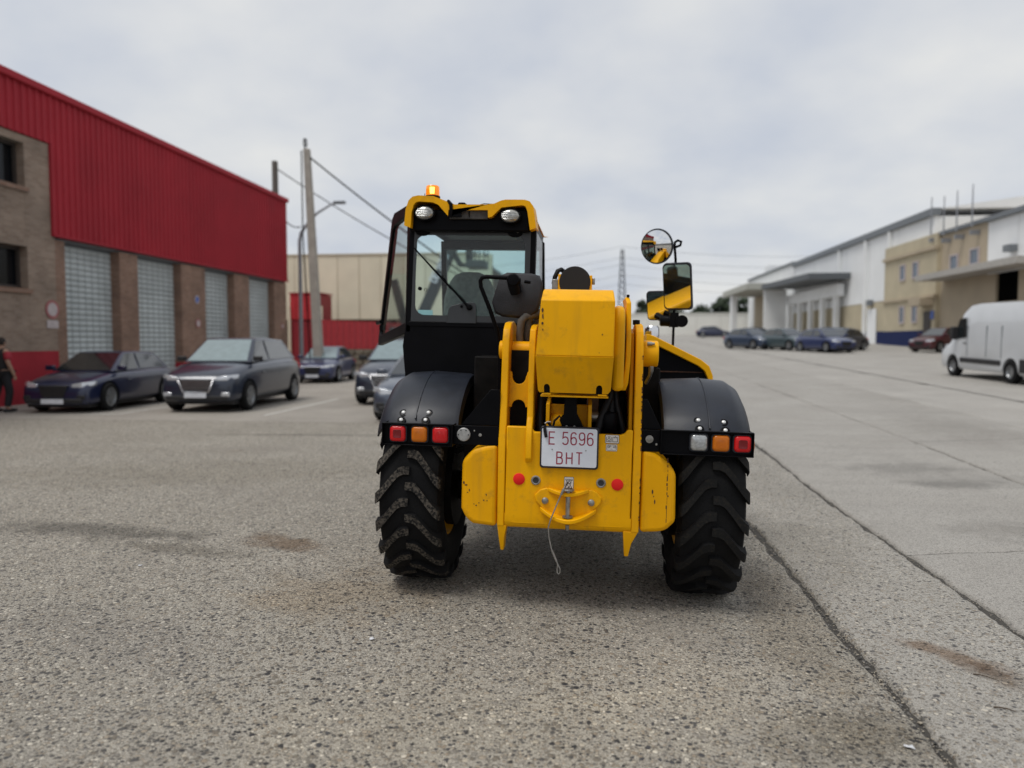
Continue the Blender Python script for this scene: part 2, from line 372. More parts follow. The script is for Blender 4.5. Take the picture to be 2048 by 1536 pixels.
AGG = ground_material('exposed_aggregate', (.41, .378, .32), (.53, .492, .422), STONES, .74, (.21, .19, .165), bump=.7, spots=[
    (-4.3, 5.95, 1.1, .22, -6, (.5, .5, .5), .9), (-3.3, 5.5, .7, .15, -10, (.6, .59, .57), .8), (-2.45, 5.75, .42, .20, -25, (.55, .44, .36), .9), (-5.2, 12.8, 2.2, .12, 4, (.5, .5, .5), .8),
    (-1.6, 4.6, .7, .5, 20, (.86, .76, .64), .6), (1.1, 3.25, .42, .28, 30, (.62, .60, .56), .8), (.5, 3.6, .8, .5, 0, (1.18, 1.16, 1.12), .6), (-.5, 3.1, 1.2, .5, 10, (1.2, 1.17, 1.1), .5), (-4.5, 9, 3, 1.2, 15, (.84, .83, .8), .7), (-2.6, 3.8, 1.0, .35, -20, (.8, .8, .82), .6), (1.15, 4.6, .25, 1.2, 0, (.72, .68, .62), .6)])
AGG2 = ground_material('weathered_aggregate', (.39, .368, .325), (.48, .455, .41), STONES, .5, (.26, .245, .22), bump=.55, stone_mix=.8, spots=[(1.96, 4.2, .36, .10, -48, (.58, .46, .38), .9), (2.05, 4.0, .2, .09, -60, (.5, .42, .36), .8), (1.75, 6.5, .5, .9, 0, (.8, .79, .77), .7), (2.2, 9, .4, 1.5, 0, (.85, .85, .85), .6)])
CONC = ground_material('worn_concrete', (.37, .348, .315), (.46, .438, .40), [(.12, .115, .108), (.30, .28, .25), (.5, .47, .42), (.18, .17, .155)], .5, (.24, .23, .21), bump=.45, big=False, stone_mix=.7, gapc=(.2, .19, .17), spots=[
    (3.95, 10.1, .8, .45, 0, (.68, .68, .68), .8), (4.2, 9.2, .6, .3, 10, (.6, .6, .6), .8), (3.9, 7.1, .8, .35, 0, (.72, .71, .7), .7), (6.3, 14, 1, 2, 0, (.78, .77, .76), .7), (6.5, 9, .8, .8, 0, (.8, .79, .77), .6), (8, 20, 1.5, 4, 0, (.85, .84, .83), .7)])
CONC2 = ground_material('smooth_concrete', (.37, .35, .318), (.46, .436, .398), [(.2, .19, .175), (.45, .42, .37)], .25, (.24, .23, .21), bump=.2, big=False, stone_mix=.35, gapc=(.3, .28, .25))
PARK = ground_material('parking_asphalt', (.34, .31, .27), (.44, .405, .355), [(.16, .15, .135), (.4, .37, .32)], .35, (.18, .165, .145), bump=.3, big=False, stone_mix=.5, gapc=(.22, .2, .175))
FILL = mat('joint_dirt', (.055, .05, .043), .95, var=.4, scale=30, bump=.6, bscale=70)

def sheet(name, x0f, x1f, ys, nx, m, kind='structure', parent=None, dz=0.0, jag=0.0, lip=True, skew=0.0, endlip=True, ragged=0.0):
    """a slab of paving: rows along y, worn and uneven edges, surface follows the ground"""
    mb = MB(); W = nx + 1 + (6 if lip else 0); rnd = random.Random(name + str(ys[0]) + str(x0f(0)))
    jl = jr = 0.
    for k, y in enumerate(ys):
        jl = jl * .7 + rnd.uniform(-jag, jag); jr = jr * .7 + rnd.uniform(-jag, jag)
        a, b = x0f(y) + jl, x1f(y) + jr
        end = 0. if not endlip else 0.02 if (lip and k in (0, len(ys) - 1)) else 0.007 if (lip and k in (1, len(ys) - 2)) else 0.
        xs = [a + (b - a) * i / nx for i in range(nx + 1)]
        row = [(x, 0.) for x in xs]
        if lip:
            row = [(a, .03), (a + .006, .014), (a + .022, .004)] + [(a + .05, 0.)] + [(x, 0.) for x in xs[1:-1]] + [(b - .05, 0.), (b - .022, .004), (b - .006, .014), (b, .03)]
        for x, d in row:
            yy = y + skew * (x - a) + (ragged * (sin(x * 9.1 + ys[-1 if k > len(ys) // 2 else 0] * 3) * .6 + sin(x * 23.7 + ys[0]) * .4) if k in (0, 1, len(ys) - 2, len(ys) - 1) else 0.)
            mb.v.append((x, yy, g(x, yy) + dz - max(d, end)))
        W = len(row)
    for r in range(len(ys) - 1):
        for i in range(W - 1): mb.f.append([r * W + i, r * W + i + 1, (r + 1) * W + i + 1, (r + 1) * W + i]); mb.m.append(0)
    o = mb.build(name, m, parent, angle=60, recalc=False)
    if kind: o['kind'] = kind
    return o
def frange(a, b, s):
    n = max(1, int(round((b - a) / s))); return [a + (b - a) * i / n for i in range(n + 1)]
def steps(a, b):
    ys = [a]
    while ys[-1] < b - 1e-6:
        y = ys[-1]; ys.append(min(b, y + (0.05 if y < 10 else 0.15 if y < 20 else .6 if y < 50 else 3)))
    return ys
const = lambda v: (lambda y: v)
base = sheet('ground', const(-700), const(700), frange(-200, -60, 20) + frange(-60, 150, 5)[1:] + [220, 400, 900], 280, FILL, dz=-.16, lip=False)
bed = sheet('ground_bed', const(-6), const(10.2), frange(-6, 30, .2) + frange(30, 80, 1)[1:], 90, FILL, dz=-.026, lip=False)
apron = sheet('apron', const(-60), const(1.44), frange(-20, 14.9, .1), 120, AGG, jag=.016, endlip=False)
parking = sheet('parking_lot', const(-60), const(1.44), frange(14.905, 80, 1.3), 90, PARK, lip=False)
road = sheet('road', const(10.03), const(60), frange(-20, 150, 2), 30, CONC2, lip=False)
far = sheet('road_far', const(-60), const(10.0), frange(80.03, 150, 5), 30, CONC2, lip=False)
# concrete lanes broken into slabs by open joints
lanes = [(1.48, 2.478, 12.0, AGG2), (2.522, 4.985, 5.3, CONC), (5.015, 7.49, 5.3, CONC), (7.515, 9.99, 5.3, CONC2)]
for li, (xa, xb, pitch, m) in enumerate(lanes):
    y = 0.98 + (0 if li < 2 else .4 * li) - 4 * pitch
    while y < 78:
        y1 = min(80, y + pitch)
        if y1 > -8:
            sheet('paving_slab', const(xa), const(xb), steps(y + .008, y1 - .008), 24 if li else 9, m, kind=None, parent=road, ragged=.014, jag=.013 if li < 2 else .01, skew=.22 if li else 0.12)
        y = y1

def strip(name, pts, w, m, label=None, cat=None, dz=.004):
    mb = MB()
    for k, (x, y) in enumerate(pts):
        ww = w * random.uniform(.7, 1.15) / 2
        mb.v += [(x, y - ww, g(x, y) + dz), (x, y + ww, g(x, y) + dz)]
    for k in range(len(pts) - 1): mb.f.append([2 * k, 2 * k + 2, 2 * k + 3, 2 * k + 1]); mb.m.append(0)
    o = mb.build(name, m, recalc=False); tag(o, kind='structure'); return o
LINE = mat('worn_white_paint', (.50, .48, .44), .7, var=.35, scale=14)
strip('parking_line', [(-60 + .25 * i, 16.05) for i in range(198)], .10, LINE)
for xx in (-13.95, -10.8, -7.35):
    mb = MB(); mb.add([(xx - .05, 16.1, g(xx, 16.1) + .004), (xx + .05, 16.1, g(xx, 16.1) + .004), (xx + .05, 21, g(xx, 21) + .004), (xx - .05, 21, g(xx, 21) + .004)], [(0, 1, 2, 3)])
    tag(mb.build('bay_line', LINE, recalc=False), kind='structure')

# loose grit along the open joint, twigs and scraps
mb = MB(); rnd = random.Random(3)
def pebble(mb, x, y, z, r, rnd):
    a = rnd.uniform(0, pi); e1, e2, e3 = r * rnd.uniform(.8, 1.4), r * rnd.uniform(.6, 1), r * rnd.uniform(.4, .7)
    vs = []
    for d in ((1, 0, 0), (-1, 0, 0), (0, 1, 0), (0, -1, 0), (0, 0, 1), (0, 0, -1), (.6, .6, .55), (-.6, .6, .5), (-.6, -.6, .55), (.6, -.6, .5)):
        u, v = d[0] * e1, d[1] * e2
        vs.append((x + u * cos(a) - v * sin(a), y + u * sin(a) + v * cos(a), z + d[2] * e3))
    mb.add(vs, [(4, 6, 7), (4, 7, 8), (4, 8, 9), (4, 9, 6), (0, 2, 6), (6, 2, 7), (2, 1, 7), (7, 1, 8), (1, 3, 8), (8, 3, 9), (3, 0, 9), (9, 0, 6), (5, 2, 0), (5, 1, 2), (5, 3, 1), (5, 0, 3)])
for i in range(1500):
    y = 2.4 + abs(rnd.gauss(0, 2.2)); x = 1.46 + rnd.gauss(0, .03) if rnd.random() < .55 else 1.46 - abs(rnd.gauss(0, .22))
    r = rnd.uniform(.002, .006) if rnd.random() < .9 else rnd.uniform(.006, .013)
    dz = -.02 if abs(x - 1.455) < .02 else 0
    mb.cur = rnd.randrange(3); pebble(mb, x, y, g(x, y) + dz + r * .3, r, rnd)
for i in range(700):
    y = rnd.uniform(2.3, 9); x = 2.5 + rnd.gauss(0, .012); mb.cur = rnd.randrange(3)
    r = rnd.uniform(.002, .005); pebble(mb, x, y, g(x, y) - .018, r, rnd)
for i in range(500):
    y = rnd.uniform(2.2, 7); x = rnd.uniform(-3, 4); mb.cur = rnd.randrange(3)
    r = rnd.uniform(.0015, .005); pebble(mb, x, y, g(x, y) + r * .3, r, rnd)
o = mb.build('loose_gravel', [mat('grit_grey', (.19, .18, .165), .9), mat('grit_tan', (.33, .29, .23), .9), mat('grit_dark', (.06, .058, .055), .9)], angle=20)
tag(o, 'fine loose grit lying along the open paving joint', 'gravel', kind='stuff')
TW = mat('dry_twig', (.06, .04, .025), .9)
for i, (x, y, a, ln, lab) in enumerate([(1.86, 3.62, -.35, .09, 'short dark twig lying flat on the concrete slab near the joint'), (1.94, 3.98, -.6, .11, 'thin pale twig lying above the dark twig on the slab'), (2.37, 3.62, -.5, .06, 'stubby broken twig near the slab edge at far right')]):
    mb = MB(); mb.tube([(x + ln * t * cos(a), y + ln * t * sin(a) + .006 * sin(5 * t), g(x, y) + .005 + .004 * sin(3 * t)) for t in (0, .3, .6, 1)], [.0035, .003, .0028, .0015], 6)
    tag(mb.build('twig', TW), lab, 'twig', 'twigs on the road')
PAP = mat('paper_scrap', (.62, .63, .65), .8)
for x, y, r, lab in [(-1.2, 3.93, .022, 'small crumpled white paper scrap on the aggregate below the left tyre'), (-3.25, 5.02, .02, 'tiny white scrap of paper lying far out on the open apron'), (1.32, 3.2, .03, 'torn white paper scrap lying on mud beside the joint')]:
    mb = MB(); rr = random.Random(x); n = 9
    mb.add([(x, y, g(x, y) + .008)] + [(x + r * rr.uniform(.5, 1.1) * cos(2 * pi * k / n), y + .8 * r * rr.uniform(.5, 1.1) * sin(2 * pi * k / n), g(x, y) + rr.uniform(.002, .012)) for k in range(n)], [(0, 1 + k, 1 + (k + 1) % n) for k in range(n)])
    o = mb.build('paper_scrap', PAP, angle=10); s = o.modifiers.new('thick', 'SOLIDIFY'); s.thickness = .001
    tag(o, lab, 'scrap', 'litter on the ground')

# ------------------------------------------------------------------ the telehandler (local: x right, y forward, z up, origin under the rear axle)
TH = empty('telehandler', (-0.23, 5.17, 0)); TH.rotation_euler = (0, rad(1.3), 0)
tag(TH, 'yellow and black telescopic handler seen from behind, cab door swung open, beacon lit', 'telehandler')

# wheels: lathe tyre with raised chevron lugs
R0, RT, HW = .615, .648, .225
def make_tyre(dust):
    mb = MB(); n = 72
    prof = [(.33, -.16), (.37, -.20), (.46, -.222), (.54, -.218), (.585, -.20), (R0 - .008, -.165), (R0, -.09), (R0 + .003, 0), (R0, .09), (R0 - .008, .165), (.585, .20), (.54, .218), (.46, .222), (.37, .20), (.33, .16)]
    rings = []
    for r, h in prof: rings.append([(h * .92, r * cos(2 * pi * k / n), r * sin(2 * pi * k / n)) for k in range(n)])
    mb.loft(rings, caps=False)
    NL = 20; rnd = random.Random(int(dust * 100))
    for side in (-1, 1):
        for k in range(NL):
            th0 = 2 * pi * (k + (.5 if side > 0 else 0)) / NL + rnd.uniform(-.006, .006)
            # lug centre line: (lateral, circumferential drop)
            path = [(-.012, .0), (.03, .0), (.062, .012), (.10, .052), (.14, .10), (.18, .148), (.212, .178), (.228, .192)]
            hw = [.030, .033, .036, .037, .038, .040, .043, .044]
            rt = [RT - .004, RT, RT, RT, RT - .002, RT - .006, RT - .016, RT - .04]
            rb = [R0 - .02] * 5 + [R0 - .025, R0 - .04, R0 - .075]
            rings = []
            for (x, s), w, a, b in zip(path, hw, rt, rb):
                a += rnd.uniform(-.0025, .0015)
                # slope of the centre line widens the lug along the circumference
                ring = []
                for (ds, r) in ((-w, b), (-w * .82, a), (w * .82, a), (w, b)):
                    an = th0 + (s + ds) / RT
                    # the tyre's rear face is at angle pi in (y, z); chevrons point up there
                    ring.append((side * x * .92, -r * cos(an), -r * sin(an)))
                rings.append(ring)
            nb = len(mb.f); mb.cur = 0; mb.loft(rings)
            for fi in range(nb, len(mb.f)):
                if (fi - nb) < 28 and (fi - nb) % 4 == 1: mb.m[fi] = 1
    return mb
RIM = MB()
RIM.lathe([(.335, -.165), (.35, -.16), (.33, -.13), (.30, -.08), (.30, .05), (.33, .13), (.35, .16), (.335, .165), (.29, .06), (.26, .02), (.12, 0), (.12, .05), (.0, .05)], (0, 0, 0), 'x', 36)
for k in range(8):
    RIM.lathe([(.016, 0), (.016, .04), (.001, .042)], (0, .17 * cos(k * pi / 4), .17 * sin(k * pi / 4)), 'x', 6)
def wheel(x, y, dust, flip):
    w = RIM.build('wheel', YEL2, TH, loc=(x, y, .637))
    if flip: w.rotation_euler = (0, 0, 0)
    t = make_tyre(dust).build('tyre', [RUBBER, dusty_tread(dust)], w, angle=30)
    return w
wheel(-.942, 0, .5, False); wheel(.942, 0, .05, True)
wheel(-.925, 2.75, .4, False); wheel(.925, 2.75, .4, True)
for yy in (0, 2.75):
    mb = MB(); mb.lathe([(.09, -.78), (.11, -.6), (.12, -.3), (.2, -.14), (.24, 0), (.2, .14), (.12, .3), (.11, .6), (.09, .78)], (0, yy, .637), 'x', 20)
    mb.tube([(-.6, yy - .18, .60), (.6, yy - .18, .60)], .03)
    mb.build('axle', DARK, TH)

for sx in (-1, 1):
    mb = MB(); mb.lathe([(.001, -.05), (.27, -.05), (.30, -.03), (.30, .03), (.001, .05)], (sx * .755, 0, .66), 'x', 28); mb.build('brake_drum', DARK, TH)

# fenders: curved shell over the tyre with bevelled outer side
def fender(sx):
    mb = MB(); R = .785; rings = []
    sec = [(.625, -.075), (.632, -.01), (.66, .0), (.90, .012), (1.06, .0), (1.13, -.045), (1.168, -.12), (1.172, -.135), (1.16, -.135), (1.155, -.12), (1.12, -.055), (1.05, -.014), (.90, -.002), (.66, -.014), (.645, -.02), (.637, -.075)]
    for k in range(25):
        a = rad(38 + (172 - 38) * k / 24)
        rr = R - (.02 if k == 0 else 0)
        rings.append([(sx * x, -(rr + d) * cos(a), .637 + (rr + d) * sin(a)) for x, d in sec])
    mb.loft(rings)
    f = mb.build('fender', PLA, TH, angle=32)
    # moulded crease along the middle
    mb = MB(); mb.tube([(sx * .90, -(R + .011) * cos(rad(a)), .637 + (R + .011) * sin(rad(a))) for a in range(41, 150, 6)], .006, 6); mb.build('crease', PLA, f)
    return f
FL, FR = fender(-1), fender(1)
for f, pts in ((FL, [(-.985, 44.5), (-.99, 40.3), (-.825, 44.8), (-.835, 40.6)]), (FR, [(.835, 45.5), (.84, 41), (.985, 45), (.99, 40.6)])):
    for x, a in pts:
        a = rad(a); r = .785 + (.006 if abs(x) < .9 else .004); mb = MB()
        mb.lathe([(.027, -.006), (.027, .001), (.018, .002), (.017, -.004)], (0, 0, 0), 'y', 18)
        b = mb.build('washer', BLK, f); b.location = (x, -r * cos(a), .637 + r * sin(a)); b.rotation_euler = (-a + 0, 0, 0)
        b.rotation_euler = (pi - a, 0, 0)
        mb = MB(); mb.lathe([(.0125, 0), (.0125, .008), (.008, .012), (.0005, .013)], (0, 0, 0), 'y', 10)
        b2 = mb.build('bolt', mat('zinc_bolt', (.72, .72, .70), .35, metal=.3, var=.1), f); b2.location = b.location; b2.rotation_euler = b.rotation_euler

# rear frame plates
mb = MB()
pl = [(-.315, .60), (-.30, .56), (-.26, .55), (.39, .552), (.425, .562), (.44, .60), (.44, 1.145), (.405, 1.145), (.395, 1.125), (.37, 1.115), (-.145, 1.115), (-.155, 1.13), (-.158, 1.145), (-.315, 1.145)]
mb.prism(pl, -.70, -.665, 'y')
RP = mb.build('rear_plate', YEL, TH, bevel=.008)
mb = MB()   # rolled lower edge
mb.loft([[(x, -.7008 + .05 * (1 - cos(a)), .57 - .05 * sin(a)) for a in (0, .4, .8, 1.2, 1.57)] + [(x, -.4, .52), (x, -.4, .54), (x, -.63, .54), (x, -.66, .60), (x, -.6995, .615)] for x in (-.316, .4445)])
mb.build('lower_lip', YEL, TH, angle=50)
def side_plate(x0, x1, mirror):
    mb = MB()
    prof = [(-.695, .53), (.25, .53), (.3, .9), (.2, 1.2), (.0, 1.45), (-.12, 1.68), (-.22, 1.76), (-.34, 1.785), (-.50, 1.77), (-.575, 1.73), (-.61, 1.66), (-.625, 1.5), (-.66, 1.2), (-.71, 1.02)]
    mb.prism(prof, x0, x1, 'x'); return mb.build('side_plate', YEL if not mirror else YEL2, TH, bevel=.006)
side_plate(-.362, -.318, False)
side_plate(.445, .492, True)
for top0, top1, b0, b1, m in ((-.360, -.302, -.342, -.322, YEL), (.400, .490, .412, .436, YEL2)):
    mb = MB(); mb.loft([[(x0, -.693 + dy, z), (x1, -.693 + dy, z), (x1, -.56, z), (x0, -.56, z)] for x0, x1, z, dy in ((top0, top1, .535, 0), (top0 + (b0 - top0) * .45, top1 + (b1 - top1) * .7, .46, .012), (b0, b1, .372, .04))]); mb.build('tie_down_hook', m, TH, bevel=.004)
mb = MB()  # second inner leaf on the right, set back
mb.prism([(-.60, 1.02), (-.57, 1.3), (-.55, 1.62), (-.50, 1.72), (-.34, 1.75), (-.2, 1.7), (.0, 1.4), (.0, 1.02)], .418, .440, 'x'); mb.build('inner_plate', YEL2, TH, bevel=.005)
mb = MB()  # inner leaf on the left
mb.prism([(-.705, .93), (-.728, .955), (-.728, 1.08), (-.70, 1.15), (-.66, 1.2), (-.625, 1.5), (-.61, 1.66), (-.58, 1.73), (-.5, 1.755), (-.34, 1.77), (-.2, 1.74), (.0, 1.4), (.0, 1.0), (-.5, .95)], -.196, -.158, 'x')
mb.build('inner_plate', YEL, TH, bevel=.006)
mb = MB()  # web between the two left leaves, with a notch and a slot
def arch(cx, w, z0, z1, n=8): return [(cx + w * cos(pi * k / n), z1 - w + w * sin(pi * k / n)) for k in range(n + 1)]
mb.prism([(-.318, 1.47), (-.305, 1.47), (-.30, 1.45)] + [(-.258 + .043 * cos(pi + pi * k / 8), 1.44 + .048 * sin(pi + pi * k / 8)) for k in range(9)] + [(-.21, 1.45), (-.205, 1.47), (-.197, 1.47), (-.197, 1.25)] + [(-.215, 1.25)] + arch(-.258, .043, 1.2, 1.297) + [(-.30, 1.25), (-.318, 1.25)], -.575, -.55, 'y')
mb.build('web_plate', YEL, TH, bevel=.003)
mb = MB(); mb.box(-.317, -.197, -.50, -.47, 1.05, 1.60); mb.build('dark_backing', DARK, TH)
mb = MB(); mb.lathe([(.052, -.40), (.058, -.395), (.058, -.363), (.055, -.362)], (0, -.43, 1.60), 'x', 28)
mb.lathe([(.056, -.317), (.056, -.197)], (0, -.43, 1.60), 'x', 28); mb.build('pivot_tube', YEL, TH, bevel=.004)
mb = MB(); mb.lathe([(.078, .494), (.081, .50), (.081, .585), (.076, .592), (.05, .593)], (0, -.43, 1.597), 'x', 32); PB = mb.build('pivot_boss', YEL, TH, bevel=.003)
mb = MB(); mb.lathe([(.012, .0), (.012, .028), (.008, .03), (.008, .045)], (.52, -.50, 1.66), 'x', 10); mb.build('grease_fitting', STEEL, PB)
mb = MB(); mb.tube([(.552, -.44, 1.52), (.552, -.44, 1.49), (.548, -.42, 1.46), (.53, -.36, 1.41)], [.018, .016, .012, .012], 10); mb.build('hose_fitting', STEEL, PB)
mb = MB(); mb.lathe([(.022, 0), (.022, .03), (.001, .032)], (.455, -.40, 1.775), 'z', 6); mb.build('bolt_head', DARK, TH)
# counterweights
mb = MB(); mb.prism([(-.366, 1.03), (-.44, 1.02), (-.525, .992), (-.585, .92), (-.587, .63), (-.555, .565), (-.51, .535), (-.366, .522)], -.695, -.30, 'y')
CWL = mb.build('counterweight', YEL2, TH, bevel=.028, seg=4)
mb = MB(); mb.prism([(.497, 1.03), (.575, 1.015), (.645, .965), (.70, .90), (.706, .605), (.65, .548), (.60, .538), (.497, .53)], -.695, -.30, 'y')
CWR = mb.build('counterweight', YEL2, TH, bevel=.028, seg=4)
# paint chips: thin irregular scabs of bare rust
def chip(parent, x, z, y, w, h, seed):
    rnd = random.Random(seed); n = 9
    pts = [(x + w * rnd.uniform(.5, 1) * cos(2 * pi * k / n), z + h * rnd.uniform(.5, 1) * sin(2 * pi * k / n)) for k in range(n)]
    mb = MB(); mb.prism(pts, y - .0012, y + .004, 'y'); mb.build('paint_chip', CHIP, parent)
for i, (x, z, w, h) in enumerate([(-.57, .79, .006, .012), (-.555, .775, .012, .006), (-.535, .745, .004, .010), (-.545, .73, .006, .004), (-.43, .72, .005, .007), (-.445, .685, .005, .006), (-.425, .684, .004, .006), (-.475, .668, .008, .003), (-.49, .652, .007, .006), (-.505, .66, .005, .004)]): chip(CWL, x, z, -.695, w, h, i)
for i, (x, z, w, h) in enumerate([(.565, .78, .006, .018), (.58, .72, .006, .020), (.573, .755, .003, .006), (.655, .76, .006, .008)]): chip(CWR, x, z, -.695, w, h, 20 + i)
mb = MB(); rnd = random.Random(5)
for k in range(14): z = .60 + .36 * k / 13; mb.box(.648 + rnd.uniform(-.003, .003), .652, -.6965, -.69, z, z + rnd.uniform(.012, .03))
mb.build('edge_wear', CHIP, CWR)
mb = MB(); rnd = random.Random(9)
for k in range(26):      # knocks along the rear edge of the right-hand plate
    z = 1.02 + .62 * rnd.random(); yy = -.71 + .05 * (z - 1.02) / .18 if z < 1.2 else -.66 + .035 * (z - 1.2) / .3 if z < 1.5 else -.625
    h = rnd.uniform(.004, .016); mb.box(.486, .4928, yy - .0015, yy + .012, z, z + h)
for k in range(10): z = .60 + .4 * rnd.random(); mb.box(.487, .4928, -.7045, -.69, z, z + rnd.uniform(.003, .012))
mb.build('edge_wear', CHIP, TH)

# number plate, lettering
mb = MB(); mb.prism(rrect(-.108, .240, .904, 1.156, .018), -.724, -.702, 'y'); NP = mb.build('number_plate', PLA, TH, bevel=.004)
mb = MB(); mb.prism(rrect(-.098, .230, .915, 1.146, .014), -.7285, -.722, 'y'); mb.build('plate_face', WHT, NP, bevel=.0025)
for word, cx, zc_, hh, gp, wd in (('E 5696', -.054, 1.05, .072, .24, .92), ('BHT', -.006, .933, .070, .36, .95)):
    for ch in word:
        mb = MB(); nx_ = text(mb, ch, cx, zc_, -.7292, hh, .0075, gap=gp, wid=wd); cx = nx_
        if ch != ' ': mb.build('plate_letter', TRED, NP)
for x in (-.035, .165): mb = MB(); mb.lathe([(.004, 0), (.004, -.002), (.0005, -.003)], (x, -.7285, 1.018), 'y', 8); mb.build('rivet', STEEL, NP)
mb = MB(); mb.tube([(-.078, -.715, 1.163), (-.083, -.735, 1.15), (-.08, -.738, 1.13), (-.072, -.738, 1.09)], [.004, .009, .010, .009], 8); mb.build('clip', HOSE, NP)
mb = MB(); mb.tube([(-.083, -.712, 1.17), (-.07, -.70, 1.18), (-.05, -.69, 1.178)], .003, 6); mb.build('clip_wire', STK, NP)

# stickers
def sticker(x0, x1, z0, z1, border=.0025):
    mb = MB(); mb.prism(rrect(x0, x1, z0, z1, .006), -.7012, -.699, 'y'); s = mb.build('sticker', INK, TH)
    mb = MB(); mb.prism(rrect(x0 + border, x1 - border, z0 + border, z1 - border, .005), -.7018, -.7005, 'y'); mb.build('sticker_face', STK, s); return s
s1 = sticker(.277, .360, 1.062, 1.115)
mb = MB(); Y = -.7022
for cx in (.300, .337):
    mb.ribbon([(cx - .015, 1.10), (cx - .015, 1.073), (cx + .013, 1.073), (cx + .013, 1.10)], .003, Y)
mb.ribbon([(.300, 1.098), (.292, 1.086), (.296, 1.078), (.304, 1.078), (.307, 1.086), (.300, 1.098)], .003, Y - .0002)
mb.ribbon([(.293, 1.104), (.300, 1.100), (.307, 1.104)], .003, Y); mb.ribbon([(.326, 1.101), (.333, 1.096), (.337, 1.106), (.342, 1.096), (.348, 1.101)], .003, Y)
mb.build('pictogram', INK, s1)
s2 = sticker(.283, .350, 1.016, 1.058, .0012)
mb = MB(); mb.ribbon(rrect(.289, .344, 1.021, 1.053, .006, 3), .0018, Y, True); text(mb, 'OP-46', .2945, 1.036, Y, .0125, .0022, .25, 1.1); mb.ribbon([(.310, 1.029), (.323, 1.029)], .002, Y); mb.build('sticker_print', INK, s2)
s3 = sticker(.040, .098, .768, .852)
mb = MB(); mb.ribbon([(.047, .832), (.092, .832)], .003, Y)
for k in range(6): mb.ribbon([(.048 + .0075 * k, .833), (.0525 + .0075 * k, .840)], .0022, Y - .0002)
mb.ribbon([(.055, .831), (.057, .812), (.064, .797), (.069, .79), (.075, .797), (.081, .812), (.083, .831)], .003, Y)
mb.ribbon([(.069 + .009 * cos(a / 8 * 2 * pi), .818 + .009 * sin(a / 8 * 2 * pi)) for a in range(8)], .003, Y - .0002, True)
mb.ribbon([(.055, .782), (.063, .786), (.069, .79), (.075, .786), (.083, .782)], .003, Y - .0002); mb.build('pictogram', INK, s3)
# reflectors and sockets
for x, z in ((-.232, .826), (.357, .817)):
    mb = MB(); mb.lathe([(.0355, .0), (.0355, -.004), (.033, -.006), (.001, -.0065)], (x, -.70, z), 'y', 28); mb.build('reflector', REFR, TH)
for x, z in ((-.130, .823), (.260, .823)):
    mb = MB(); mb.lathe([(.0285, .0), (.0285, -.006), (.024, -.008), (.018, -.006), (.018, -.001)], (x, -.70, z), 'y', 24); so = mb.build('socket', STEEL, TH)
    mb = MB(); mb.lathe([(.0195, -.003), (.019, -.005), (.001, -.003)], (x, -.70, z), 'y', 20); mb.build('socket_hole', INK, so)
# tow hitch
mb = MB(); hp = [(-.135, .735), (-.128, .70), (-.085, .655), (-.03, .615), (.03, .59), (.10, .59), (.16, .612), (.215, .65), (.262, .70), (.268, .735), (.235, .77), (.205, .782), (.135, .765), (.0, .765), (-.065, .782), (-.10, .77)]
mb.prism([(x * 1 + .0, z) for x, z in hp], -.716, -.699, 'y'); TOW = mb.build('tow_hitch', YEL, TH, bevel=.006)
mb = MB()  # upper shelf, bowed forward
rings = []
for k in range(13):
    u = k / 12; x = -.055 + .245 * u; d = .055 * sin(pi * u) + .004
    zc = .775 - .018 * sin(pi * u)
    rings.append([(x, -.712, zc - .011), (x, -.716 - d, zc - .013), (x, -.716 - d, zc + .009), (x, -.712, zc + .011)])
mb.loft(rings); mb.build('upper_shelf', YEL, TOW, bevel=.004)
mb = MB(); rings = []
for k in range(17):
    u = k / 16; x = -.10 + .335 * u; d = .085 * sin(pi * u) ** .8 + .004
    zc = .655 - .055 * sin(pi * u)
    rings.append([(x, -.712, zc - .013), (x, -.716 - d, zc - .013), (x, -.716 - d, zc + .011), (x, -.712, zc + .013)])
mb.loft(rings); mb.build('lower_shelf', YEL, TOW, bevel=.005)
mb = MB(); mb.lathe([(.001, -.17), (.013, -.168), (.014, -.02), (.014, .02), (.001, .022)], (.068, -.755, .755), 'z', 16)
mb.lathe([(.001, .024), (.036, .024), (.038, .030), (.03, .036), (.001, .038)], (.068, -.755, .755), 'z', 20); mb.build('hitch_pin', STEEL, TOW)
mb = MB(); mb.lathe([(.016, -.003), (.032, -.003), (.032, .004), (.016, .004)], (.068, -.755, .622), 'z', 20); mb.build('bushing', STEEL, TOW)
mb = MB(); mb.lathe([(.001, 0), (.012, .0), (.012, -.03), (.001, -.03)], (.068, -.755, .572), 'z', 12); mb.build('pin_end', STEEL, TOW)
mb = MB(); mb.tube([(.045, -.757, .79), (.067, -.757, .83), (.09, -.757, .795), (.045, -.757, .79)], .004, 6); mb.build('lynch_ring', CHIP, TOW)
for x, z in ((-.070, .705), (.205, .705)): mb = MB(); mb.lathe([(.02, .0), (.02, -.012), (.015, -.016), (.001, -.017)], (x, -.716, z), 'y', 18); mb.build('bolt', STEEL, TOW)
mb = MB(); path = [(.058, -.765, .832), (.045, -.775, .80), (.03, -.782, .765), (.0, -.79, .69), (-.03, -.795, .61), (-.042, -.80, .565), (-.038, -.80, .51), (-.022, -.80, .44), (0, -.80, .385), (.02, -.80, .345)]
loop = [(.02, -.80, .345), (.034, -.80, .318), (.034, -.80, .298), (.026, -.80, .288), (.017, -.80, .297), (.016, -.80, .318), (.018, -.80, .345)]
mb.tube(path, .0042, 7); mb.tube(loop, .0036, 7)
mb.tube([(.040, -.778, .79), (.028, -.783, .758)], .008, 8); mb.tube([(-.016, -.80, .425), (.012, -.80, .362)], .0075, 8); mb.build('lanyard_cable', STEEL, TOW)

